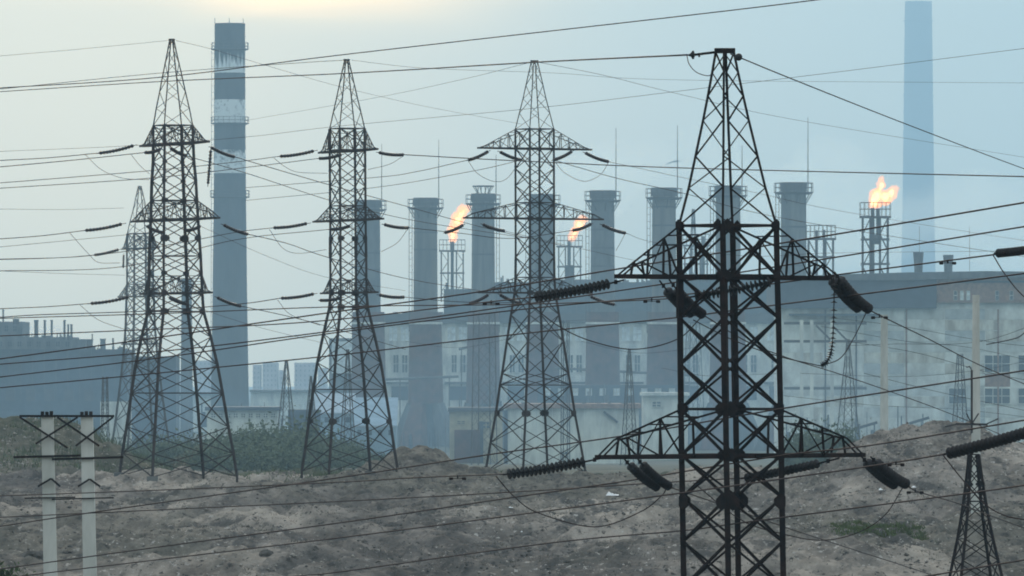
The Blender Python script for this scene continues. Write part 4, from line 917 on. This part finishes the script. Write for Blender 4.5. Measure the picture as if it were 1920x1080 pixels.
window(t, 1845, 1895, 665, 699, d-.02, 2, 'glassy'); window(t, 1845, 1895, 727, 758, d-.02, 2, 'glassy'); window(t, 1778, 1812, 727, 758, d-.16, 1, 'glassy')
window(t, 1908, 1960, 665, 699, d-.16, 2, 'glassy'); window(t, 1908, 1960, 727, 758, d-.16, 2, 'glassy')
mb = MB(); block(mb, 1846, 1894, 701, d-.1, .09, yb=725); mb.build('rusty_infill', 'rust', t)
for xx in (1698, 1870, 1546, 1604): 
    mb = MB(); block(mb, xx, xx+3, 580, d-.5, .3); mb.build('downpipe', 'rust' if xx > 1690 else 'steel_far', t)
mb = MB(); block(mb, 1480, 1650, 588, d-5, 4.7, yb=592); mb.build('canopy', 'steelblue', t)
for lab, xa, yt in (('left one of two tapered grey vents on the roof of the right hall', 1722, 473), ('right one of two tapered grey vents on the roof of the right hall', 1778, 478)):
    dd = d+20; ppm = F/dd; p = P(xa, 514, dd); tt = MB().lathe((p.x, dd, 0), [(7.5/ppm, (YH-516)/ppm), (8.2/ppm, (YH-495)/ppm), (10/ppm, (YH-yt)/ppm), (9/ppm, (YH-yt)/ppm), (9/ppm, (YH-yt-1)/ppm)], 20)
    props(tt.build('roof_vent', 'conc_dark', smooth=False), lab, 'roof vent', 'roof vents of the right hall')
for x_, ya, lab in ((1724, 425, 'hair-thin rod standing on the roof above the left vent'), (1818, 425, 'hair-thin rod standing on the roof right of both vents')):
    props(MB().tube([P(x_, 512, d+24), P(x_, ya, d+24)], .07, 5).build('lightning_rod', 'steel_far'), lab, 'lightning rod', 'rods on the right roof')
# pipes and gantry between near tower and right hall
t = empty('pipe_gantry', P(1500, 860, 2000), 'hazy pipe gantry with pale columns right of the near tower', 'pipe rack')
for xx in (1503, 1522, 1560): bar('column', P(xx, 871, 2000), P(xx, 600, 2000), .9, 'facade', t, 'box')
for yy in (606, 640, 728): bar('beam', P(1470, yy, 2000), P(1625, yy, 2000), .7, 'steel_far', t, 'box')
for a, b in (((1530, 610), (1560, 640)), ((1560, 610), (1590, 640))): bar('brace', P(*a, 2000), P(*b, 2000), .5, 'steel_far', t, 'box')
for a, b in (((1600, 805), (1645, 792)), ((1705, 794), (1742, 783))):
    bar('loading_boom', P(*a, 1950), P(*b, 1950), .7, 'steel_mid', t, 'box')
# white walled building and neighbours
d = 770*K
t = bld('white-walled building behind the legs of the central tower', 948, 1198, 766, d, 34, 'white')
mb = MB(); block(mb, 944, 1202, 757, d-1.4, 37, yb=765.7); mb.build('roof', 'rust', t)
mb = MB(); block(mb, 945, 952, 769, d-.5, .48); mb.build('downpipe', 'steelblue', t)
window(t, 1052, 1066, 846, 860, d, 1, 'glassy', 'white')
mb = MB(); mb.bar(P(1132, 772, d-.5), P(1158, 792, d-.5), .6, .35); mb.build('lamp_bracket', 'steel_mid', t)
for xx in range(975, 1190, 30):
    mb = MB(); block(mb, xx, xx+1.3, 767, d-.07, .068); mb.build('wall_joint', 'facade', t)
t = bld('small yellowish building with a brick bay left of the white-walled one', 843, 942, 772, 790*K, 24, 'yellow')
mb = MB(); block(mb, 840, 944, 764, 790*K-1.6, 28, yb=771.8); mb.build('roof', 'roofdark', t)
mb = MB(); block(mb, 852, 900, 806, 790*K-2.5, 2.4); mb.build('brick_bay', 'brickred', t)
window(t, 856, 873, 788, 796, 790*K, 1, 'glassy', 'yellow'); window(t, 905, 918, 790, 804, 790*K, 1, 'glassy', 'yellow')
mb = MB(); block(mb, 898, 906, 790, 790*K-1, .9); mb.build('door', 'steelblue', t)
t = bld('low whitish shed left of the near tower behind the white-walled building', 1206, 1290, 742, 860*K, 28, 'white'); mb = MB(); block(mb, 1203, 1293, 736, 860*K-1.6, 31, yb=741.8); mb.build('roof', 'facade', t)
window(t, 1222, 1240, 752, 764, 860*K, 1, 'glassy', 'white')
# light blue sheds
def shed(label, x0, x1, yr, ye, d, depth=18):
    ppm = F/d; a, b = P(x0, ye, d), P(x1, ye, d); z0 = gz(a.x, d)-.5; zr = (YH-yr)/ppm
    t = empty('shed', Vector(((a.x+b.x)/2, d+depth/2, z0+.5)), label, 'shed', 'light blue sheds')
    MB().box((a.x, d, z0), (b.x, d+depth, a.z)).build('wall', 'blueroof', t)
    MB().add([(a.x-.3, d-.4, a.z+.02), (b.x+.3, d-.4, a.z+.02), (b.x+.3, d+depth*.7, zr), (a.x-.3, d+depth*.7, zr), (a.x-.3, d-.4, a.z+.3), (b.x+.3, d-.4, a.z+.3), (b.x+.3, d+depth*.7, zr+.3), (a.x-.3, d+depth*.7, zr+.3)],
             [(3,2,1,0),(4,5,6,7),(0,1,5,4),(1,2,6,5),(2,3,7,6),(3,0,4,7)]).build('roof', 'blueroof', t)
    for k in range(4):
        xa = x0+(x1-x0)*(k+.3)/4; mb = MB(); p, q = P(xa, ye+6, d-.05), P(xa+(x1-x0)*.1, ye+16, d-.05)
        mb.box((p.x, d-.12, q.z), (q.x, d-.002, p.z)); mb.build('window', 'glassy', t)
shed('light blue shed behind the right legs of the slim tower', 664, 742, 748, 800, 720*K, 30)
shed('light blue shed between the legs of the slim tower, standing farther back', 583, 662, 740, 776, 760*K, 30)
# low strip of buildings left of centre
t = bld('low whitish workshop strip under the tall chimney', 388, 520, 770, 760*K, 20, 'white', group='low strips by the bushes'); mb = MB(); block(mb, 384, 524, 763, 760*K-1.6, 24, yb=769.8); mb.build('roof', 'steelblue', t)
for xx in range(396, 515, 14): window(t, xx, xx+8, 775, 783, 760*K, 1, 'glassy', 'white')
t = bld('pale low wall running behind the left concrete poles', 188, 246, 753, 800*K, 3, 'white', name='boundary_wall', cat='wall')
t = bld('dark steel rack left of the slim tower at its knees', 540, 600, 768, 745*K, 9, 'steelblue')
# the works on the far left
d = 1020*K
t = bld('long dark blue works building on the left edge', -60, 238, 655, d, 60, 'steelblue', name='works_hall')
mb = MB(); block(mb, 150, 330, 668, d+62, 30); mb.build('rear_wing', 'steelblue', t)
for xx in (10, 48, 84, 120, 158): 
    mb = MB(); block(mb, xx, xx+18, 730, d-.4, .39, yb=752); mb.build('gate', 'roofdark', t)
for xx in range(-50, 236, 22): mb = MB(); block(mb, xx, xx+1.5, 656, d-.3, .29, yb=752); mb.build('cladding_rib', 'roofdark', t)
t = bld('stepped grey block rising above the dark works on the left', -60, 134, 632, d+110, 50, 'conc_dark', name='works_tower')
mb = MB(); block(mb, -60, 42, 603, d+112, 42, yb=631.9); mb.build('upper_storey', 'conc_dark', t)
mb = MB(); block(mb, 134.3, 160, 636, d+110, 36); mb.build('side_wing', 'conc_dark', t)
for xx in range(-40, 130, 18): window(t, xx, xx+9, 640, 650, d+110, 1, 'glassy', 'conc_dark')
for xx in range(-40, 36, 16): window(t, xx, xx+8, 610, 622, d+112, 1, 'glassy', 'conc_dark')
for k, (xx, w, ya, yb_) in enumerate([(6, 4, 580, 603), (68, 9, 600, 632), (84, 5, 600, 632), (97, 5, 600, 634), (121, 5, 600, 634), (128, 4, 608, 636), (134, 5, 608, 636), (168, 14, 636, 658), (173, 3, 626, 640), (193, 12, 635, 660), (30, 14, 598, 606), (212, 4, 634, 660)]):
    names = ['thin flue at the far left edge', 'broad flue left of the steam', 'narrow flue next to the broad one', 'flue standing in the white steam, left', 'flue standing in the white steam, right', 'short flue right of the steam', 'dark flue at the right end of the steam', 'squat tank on the left works roof', 'thin pipe on the squat roof tank', 'brownish cube tank right of the squat tank', 'low roof box on the stepped block', 'small vent pipe right of the roof tanks']
    dd = d+40; p, q = P(xx, yb_+2, dd), P(xx, ya, dd)
    props(MB().tube([p, p.lerp(q, .92), p.lerp(q, .93), q], [w/2/(F/dd)*.85]*2+[w/2/(F/dd)]*2, 10).build('flue', 'roofdark' if k % 3 else 'conc_dark', origin=p), names[k]+', on the left works', 'flue', 'flues of the left works')
# roofline clutter and yard pipework
def clutter(label, xa, xb, yb_, d, n, hmin, hmax, seed, m='roofdark', name='roof_plant_gear'):
    r = random.Random(seed); ppm = F/d; c0_ = P((xa+xb)/2, yb_, d); t = empty(name, c0_, label, 'roof equipment')
    for k in range(n):
        x_ = r.uniform(xa, xb); h = r.uniform(hmin, hmax); w = r.uniform(2, 9); q = r.random(); p = P(x_, yb_+1, d+r.uniform(0, 6)); mm = r.choice((m, 'conc_dark', 'steel_far'))
        if q < .45: MB().box((p.x-w/2/ppm, p.y, p.z), (p.x+w/2/ppm, p.y+w/ppm, p.z+h*.6/ppm)).build('duct_box', mm, t)
        elif q < .8: MB().tube([p, p+Vector((0, 0, h/ppm))], r.uniform(.6, 1.6)/ppm, 8).build('pipe', mm, t)
        else: MB().lathe((p.x, p.y, 0), [(w*.4/ppm, p.z), (w*.4/ppm, p.z+h*.35/ppm), (w*.15/ppm, p.z+h*.6/ppm)], 10).build('ventilator', mm, t)
clutter('pipes and ducts on the boiler house roof between the third stack and central tower', 890, 1040, 529, 1262*K+5, 22, 4, 14, 1)
clutter('pipes and ducts on the boiler house roof left of the near tower', 1112, 1226, 529, 1262*K+5, 16, 3, 12, 2)
clutter('pipes and vents along the roof of the long dark works at the left', 160, 236, 655, 1020*K+5, 14, 4, 12, 3)
clutter('pipes and boxes on the stepped block of the left works', 44, 130, 632, 1020*K+112, 14, 4, 14, 4)
clutter('low vents on the roof house behind the near tower', 1235, 1470, 517, 1262*K+3, 18, 2, 8, 5)
clutter('small vents along the roof of the white-walled building', 960, 1190, 757, 770*K+5, 10, 2, 7, 6)
clutter('tanks and pipes in the yard under the pale hall behind the white-walled building', 860, 1290, 775, 1080*K, 46, 12, 60, 7, 'steelblue', 'yard_pipework')
clutter('tanks and pipes in the yard at the foot of the first stacks', 600, 860, 850, 1000*K, 40, 20, 75, 8, 'steelblue', 'yard_pipework')
clutter('yard gear at the foot of the tall chimney', 375, 600, 800, 1000*K, 34, 15, 50, 9, 'steelblue', 'yard_pipework')
clutter('yard gear before the right hall', 1470, 1760, 830, 880*K, 34, 20, 70, 10, 'steel_far', 'yard_pipework')
for k, (x0, y0, x1, y1, dd) in enumerate([(860, 655, 925, 640, 1150*K), (640, 715, 860, 706, 1120*K), (1040, 690, 1300, 704, 1130*K), (1470, 690, 1560, 686, 930*K)]):
    t = empty('overhead_pipe', P((x0+x1)/2, (y0+y1)/2, dd), ['short sloping overhead pipe before the third stack', 'long overhead pipe crossing the first two stacks', 'long overhead pipe crossing the middle stacks', 'overhead pipe at the left end of the right hall'][k], 'pipe')
    MB().tube([P(x0, y0, dd), P(x1, y1, dd)], .5, 8).build('pipe', 'steel_far', t)
    for q in (.08, .5, .92):
        a = P(x0+(x1-x0)*q, y0+(y1-y0)*q, dd); MB().bar(a, (a.x, a.y, gz(a.x, a.y)-.3), .45).build('support', 'steel_far', t)
# far apartment blocks
for (x0, x1, yt, lab) in ((474, 488, 684, 'narrow far block right behind the tall chimney'), (492, 520, 680, 'far pinkish apartment block nearest the tall chimney'), (523, 534, 694, 'low far block beside the pale lattice mast'), (552, 592, 680, 'widest far apartment block left of the slim tower'), (596, 612, 690, 'far block half hidden by the slim tower'), (310, 335, 700, 'far block seen between the legs of the leftmost tower'), (365, 396, 676, 'far block left of the tall chimney foot')):
    t = bld(lab, x0, x1, yt, 6500, 40, 'city', 'apartment block', 'far apartment blocks', 'apartment_block', zb=-34)
    n = max(1, int((x1-x0)/7)); nf = int((740-yt)/9)
    for a in range(n):
        for b in range(nf):
            xa = x0+(x1-x0)*(a+.3)/n; window(t, xa, xa+2.6, yt+4+b*9, yt+8+b*9, 6500, 0, 'glassy', 'city')
for (x0, x1, yt, lab) in ((470, 620, 735, 'low pale sheds before the far apartment blocks'), (300, 400, 742, 'low hazy sheds behind the leftmost tower'),):
    t = bld(lab, x0, x1, yt, 3800, 40, 'facade', group='hazy low sheds'); mb = MB(); block(mb, x0-2, x1+2, yt-4, 3797, 46, yb=yt-.2); mb.build('roof', 'roofdark', t)

# ------------------------------------------------------------------ vegetation
def leafmass(name, m, n, rx, ry, rz, ls, seed):
    r = np.random.default_rng(seed); nc = 14; cc = r.normal(size=(nc, 3)); cc /= np.linalg.norm(cc, axis=1)[:, None]; cc *= r.uniform(.35, .85, (nc, 1)); cc[:, 2] = np.abs(cc[:, 2])
    k = r.integers(0, nc, n); p = cc[k]+r.normal(size=(n, 3))*.26; p[:, 2] = np.abs(p[:, 2])
    p *= np.array([rx, ry, rz]); a = r.normal(size=(n, 3))*ls; b = r.normal(size=(n, 3))*ls
    V = np.stack([p-a, p+b, p+a*.9, p-b*.8], 1).reshape(-1, 3); Q = np.arange(4*n).reshape(-1, 4)
    me_ = np_mesh(name, V, Q); me_.materials.append(M[m]); return me_
BM = [leafmass('crown', 'leaf', 5200, 2.4, 1.8, 1.7, .06, s) for s in (1, 2, 3)]+[leafmass('crown', 'leafy', 4000, 2.2, 1.6, 1.3, .055, 4)]
def shrub(label, x, y, s, k, cat='shrub', group='bushes behind the ridge', trunk=True, name='shrub', zs=1.):
    z = gz(x, y); t = empty(name, Vector((x, y, z)), label, cat, group)
    mb = MB()
    for q in range(3): mb.tube([(x, y, z-.2), (x+random.uniform(-.6, .6)*s, y+random.uniform(-.3, .3)*s, z+1.3*s*zs)], [.09*s, .03*s], 5)
    mb.build('stem', 'bark', t)
    link(bpy.data.objects.new('crown', BM[k]), Matrix.Translation((x, y, z+.25*s)) @ Matrix.Rotation(random.uniform(0, 6), 4, 'Z') @ Matrix.Diagonal((s, s, s*zs, 1)), t)
bush = [(402, 560, 1.5, 0), (425, 600, 1.7, 1), (447, 575, 1.3, 2), (470, 540, 1.5, 0), (492, 570, 1.6, 1), (515, 600, 1.9, 2), (535, 560, 1.5, 0), (556, 590, 1.7, 1), (384, 530, 1.0, 3), (366, 545, 1.1, 3), (340, 570, 1.3, 2), (318, 600, 1.4, 1), (585, 610, 1.5, 2), (612, 600, 1.3, 0), (636, 585, 1.2, 1),
        (662, 600, 1.1, 2), (430, 515, 1.1, 1), (500, 520, 1.2, 2), (460, 500, 1.0, 0), (540, 515, 1.1, 0), (395, 505, .9, 1), (565, 530, 1.2, 1), (600, 545, 1.1, 2), (640, 560, 1.0, 0), (690, 590, 1.1, 1), (290, 650, 1.5, 0), (265, 660, 1.3, 2), (410, 660, 1.5, 2), (475, 650, 1.6, 1), (540, 670, 1.6, 0)]
where = ['under the left edge of the chimney foot', 'under the chimney foot', 'just right of the chimney foot', 'low in front of the workshop strip', 'in front of the workshop strip, right part', 'before the pale lattice mast', 'beside the pale lattice mast foot', 'left of the slim tower feet', 'yellowing, by the right foot of the leftmost tower', 'yellowing, between the leftmost tower legs', 'between the two middle legs of the leftmost tower', 'by the inner left leg of the leftmost tower', 'inside the slim tower legs, left', 'inside the slim tower legs, middle', 'inside the slim tower legs, right',
         'before the light blue shed', 'on the ridge below the chimney', 'on the ridge below the far blocks', 'smallest on the ridge below the chimney', 'on the ridge before the slim mast', 'behind the right foot of the leftmost tower', 'left behind the slim tower outer leg', 'behind the slim tower left leg', 'behind the slim tower right leg', 'left of the battered stack footing', 'farther back left of the leftmost tower', 'left of the leftmost tower, by the white wall', 'far back under the workshop strip', 'far back right under the workshop strip', 'far back before the slim lattice mast']
for (px, dd, s, k), wtxt in zip(bush, where): dd, s = dd*1.9, s*1.75; shrub(f'dusty green bush {wtxt}' if k != 3 else f'bush {wtxt}', (px-960)/F*dd, dd, s, k, zs=random.uniform(.55, 1.1))
for (px, dd, s, k, wtxt) in [(1545, 1100, 2.1, 0, 'tall grey-green tree right of the near tower before the gantry'), (1572, 1080, 1.7, 1, 'smaller grey-green tree right of the near tower'), (1500, 1120, 1.9, 2, 'grey-green tree close to the right leg of the near tower'), (1735, 560, 1.0, 1, 'bush behind the rubble bank left of the tall concrete pole'), (1885, 470, 1.1, 0, 'bush on the rubble bank near the right edge')]:
    shrub(wtxt, (px-960)/F*dd, dd, s, k, 'tree' if px < 1600 else 'shrub', 'trees right of the near tower', name='tree' if px < 1600 else 'shrub', zs=1.6 if px < 1600 else 1)
# leafy bush in the bottom left corner, close to the camera
nb = leafmass('crown', 'leafnear', 1800, .9, .7, .9, .05, 9); x, y = (5-960)/F*250, 250; z = P(0, 1120, 250).z
t = empty('shrub', Vector((x, y, z)), 'bright green bush peeking in at the bottom left corner', 'shrub')
MB().tube([(x, y, z-1.5), (x, y, z+.5)], [.06, .03], 5).build('stem', 'bark', t); link(bpy.data.objects.new('crown', nb), Matrix.Translation((x, y, z)), t)

# ------------------------------------------------------------------ rubble, weeds, grass (uncountable)
def rocks(name, m, pts, sizes, seed):
    r = np.random.default_rng(seed)
    bv = np.array([(1,0,0),(-1,0,0),(0,1,0),(0,-1,0),(0,0,1),(0,0,-1)], float); bf = np.array([(0,2,4),(2,1,4),(1,3,4),(3,0,4),(2,0,5),(1,2,5),(3,1,5),(0,3,5)])
    n = len(pts); v = bv[None]*r.uniform(.6, 1.3, (n, 6, 1))*sizes[:, None, None]*np.array([1, 1, .6])
    a = r.uniform(0, 6.28, n); ca, sa = np.cos(a)[:, None], np.sin(a)[:, None]
    v = np.stack([v[..., 0]*ca-v[..., 1]*sa, v[..., 0]*sa+v[..., 1]*ca, v[..., 2]], -1)+pts[:, None, :]
    Q = (bf[None]+6*np.arange(n)[:, None, None]).reshape(-1, 3); me_ = np_mesh(name, v.reshape(-1, 3), Q); me_.materials.append(M[m])
    o = link(bpy.data.objects.new(name, me_), Matrix.Identity(4), None); o['kind'] = 'stuff'; return o
def scatter(n, x0, x1, y0, y1, thr=None, sc=.3):
    x = rng.uniform(x0, x1, n); y = rng.uniform(y0, y1, n)
    if thr is not None: k = fbm(x*sc+30, y*sc*.5+12, 3) > thr; x, y = x[k], y[k]
    return np.stack([x, y, ground(x, y)], 1)
p = scatter(24000, -31, 31, 262, 460, .16, .12); rocks('rubble', 'stone_pale', p, np.abs(rng.normal(.035, .04, len(p)))+.015, 5)
p = scatter(11000, 11, 30, 325, 400, .05, .22); rocks('rubble', 'stone_pale', p, np.abs(rng.normal(.03, .055, len(p)))+.015, 6)
p = scatter(34000, -31, 31, 262, 470, .08, .2); rocks('earth_clods', 'stone_dark', p, np.abs(rng.normal(.03, .04, len(p)))+.015, 7)
def blades(name, m, p, h, w, seed, per=7, spread=.15):
    r = np.random.default_rng(seed); n = len(p)*per; b = np.repeat(p, per, 0)+np.concatenate([r.normal(0, spread, (n, 2)), np.zeros((n, 1))], 1)
    hh = r.uniform(.4, 1, (n, 1))*h; lean = np.concatenate([r.normal(0, .35, (n, 2)), np.ones((n, 1))], 1)*hh; a = r.uniform(0, 6.28, n); s = np.stack([np.cos(a), np.sin(a), 0*a], 1)*w
    V = np.stack([b-s, b+s, b+lean], 1).reshape(-1, 3); me_ = np_mesh(name, V, np.arange(3*n).reshape(-1, 3)); me_.materials.append(M[m])
    o = link(bpy.data.objects.new(name, me_), Matrix.Identity(4), None); o['kind'] = 'stuff'
p = scatter(26000, -31, 31, 262, 450, .06, .16); blades('dry_weeds', 'weed', p, .13, .012, 3, 7, .16)
p = np.concatenate([scatter(700, 13.5, 17.2, 316, 324)]); blades('green_grass', 'grass', p, .16, .03, 4, 8, .15)
p = scatter(6000, -34, 0, 452, 640, -.1, .15); blades('scrub', 'leaf', p, .45, .035, 8, 8, .5)
p = scatter(3000, -34, -22, 470, 600, -.2, .15); rocks('rubble', 'stone_pale', p, np.abs(rng.normal(.05, .06, len(p)))+.02, 17)
for (x, y, r_, lab) in ((70, 1052, .42, 'dark boulder on the bare ground beside the foot of the left concrete pole'), (498, 1040, .3, 'dark clod heap on the ground under the lower wires'), (232, 905, .0, '')):
    if not r_: continue
    dd = 300.
    while dd > 262 and YH-gz((x-960)/F*dd, dd)*F/dd < y: dd -= .5
    x_ = (x-960)/F*dd; bm = bmesh.new(); bmesh.ops.create_icosphere(bm, subdivisions=3, radius=r_)
    for v in bm.verts:
        q = float(fbm(np.array(v.co.x*4+x), np.array(v.co.z*4+v.co.y*3), 3)); v.co *= 1+q*.9; v.co.z *= .7
    me_ = bpy.data.meshes.new('boulder'); bm.to_mesh(me_); bm.free(); me_.materials.append(M['stone_dark'])
    props(link(bpy.data.objects.new('boulder', me_), Matrix.Translation((x_, dd, gz(x_, dd)+r_*.3)), None), lab, 'boulder')
# white litter
for (x, y, w, lab) in ((1148, 931, 12, 'crumpled white sheet lying on the bare ground left of the near tower'), (980, 1003, 4, 'small upright white scrap on the ground below centre'), (1715, 929, 6, 'white scrap on the rubble bank beside the lower string pair'), (958, 957, 4, 'small white scrap right of the lower centre'), (1653, 922, 6, 'pale block on the face of the rubble bank')):
    dd = 300.
    while dd < 430 and YH-gz((x-960)/F*dd, dd)*F/dd > y: dd += .5
    ppm = F/dd; cx_, cz = (x-960)/ppm, gz((x-960)/F*dd, dd); mb = MB(); n = 9; s_ = w/ppm; vs, fs = [], []
    rr = random.Random(x)
    for i in range(n):
        for j in range(n): vs.append((cx_+(i/(n-1)-.5)*2*s_, dd+(j/(n-1)-.5)*s_*2, cz+.03+s_*.7*rr.random()*math.sin(math.pi*i/(n-1))*math.sin(math.pi*j/(n-1))+s_*.25*math.sin(i*.9)*(math.sin(math.pi*j/(n-1)))))
    for i in range(n-1):
        for j in range(n-1): fs.append((i*n+j, (i+1)*n+j, (i+1)*n+j+1, i*n+j+1))
    mb.add(vs, fs); o = mb.build('litter', 'cloth', smooth=True); props(o, lab, 'litter', 'white litter')

# ------------------------------------------------------------------ steam and haze
def vmat(name, col, dens, g=.2):
    m = bpy.data.materials.new(name); m.use_nodes = True; nt = m.node_tree
    for n in list(nt.nodes): nt.nodes.remove(n)
    v = nt.nodes.new('ShaderNodeVolumePrincipled'); v.inputs['Density'].default_value = dens; v.inputs['Color'].default_value = (*col, 1); v.inputs['Anisotropy'].default_value = g
    o = nt.nodes.new('ShaderNodeOutputMaterial'); nt.links.new(v.outputs[0], o.inputs['Volume']); return m
M['haze'] = vmat('haze', (.50, .765, .98), .00014, .3)
hz = MB().box((-6600, -500, -35.5), (6600, 13900, 645)).build('haze', 'haze', origin=(0, 0, 0)); hz['kind'] = 'stuff'
M['steam'] = vmat('steam', (1, 1, 1), .09, .0)
def puff(label, bl, d, m='steam', vox=1.2, name='steam_cloud', ns_=4.5, st=4., yd=1.):
    ppm = F/d; bm = bmesh.new(); org = P(bl[0][0], bl[0][1], d)
    for (x, y, w, h) in bl:
        ret = bmesh.ops.create_icosphere(bm, subdivisions=2, radius=1); bmesh.ops.transform(bm, matrix=Matrix.Translation(P(x, y, d)-org) @ Matrix.Diagonal((w/ppm, yd*w/ppm, h/ppm, 1)), verts=ret['verts'])
    me_ = bpy.data.meshes.new('steam'); bm.to_mesh(me_); bm.free(); me_.materials.append(M[m]); o = link(bpy.data.objects.new(name, me_), Matrix.Translation(org), None)
    rm = o.modifiers.new('fuse', 'REMESH'); rm.mode = 'VOXEL'; rm.voxel_size = vox
    tx = bpy.data.textures.new('billow', 'CLOUDS'); tx.noise_scale = ns_; tx.noise_depth = 3
    dm = o.modifiers.new('billow', 'DISPLACE'); dm.texture = tx; dm.strength = st; dm.mid_level = .5; dm.texture_coords = 'LOCAL'
    props(o, label, 'smoke' if name[:2] == 'sm' else 'steam'); o['kind'] = 'stuff'
puff('white steam drifting between the roof flues of the left works', [(82, 622, 14, 9), (102, 619, 15, 9), (118, 622, 12, 8), (60, 616, 10, 7)], 1020*K+65)

M['smoke'] = vmat('drifting_smoke', (.92, 1, 1), .0048, .55)
puff('pale bluish smoke drifting low across the sky on the right in front of the far chimney', [(1180, 330, 110, 55), (1290, 300, 130, 60), (1450, 380, 150, 60), (1640, 420, 170, 75), (1800, 400, 170, 85), (1930, 440, 150, 90), (1080, 350, 70, 30), (1600, 320, 90, 50), (1300, 255, 60, 40)], 6000, 'smoke', 11., 'smoke_cloud', 95., 90., .6)

M['low_smoke'] = vmat('low_blue_smoke', (.44, .70, 1), .0042, .2)
puff('low blue smoke lying in front of the plant foot and drifting past the short stacks', [(640, 780, 130, 75), (800, 760, 150, 105), (960, 740, 170, 115), (1140, 730, 180, 115), (1340, 740, 190, 120), (1540, 750, 180, 110), (1720, 760, 150, 90), (520, 770, 90, 60), (300, 760, 190, 70), (100, 740, 170, 75)], 1780, 'low_smoke', 3.6, 'smoke_cloud', 19., 13., .55)
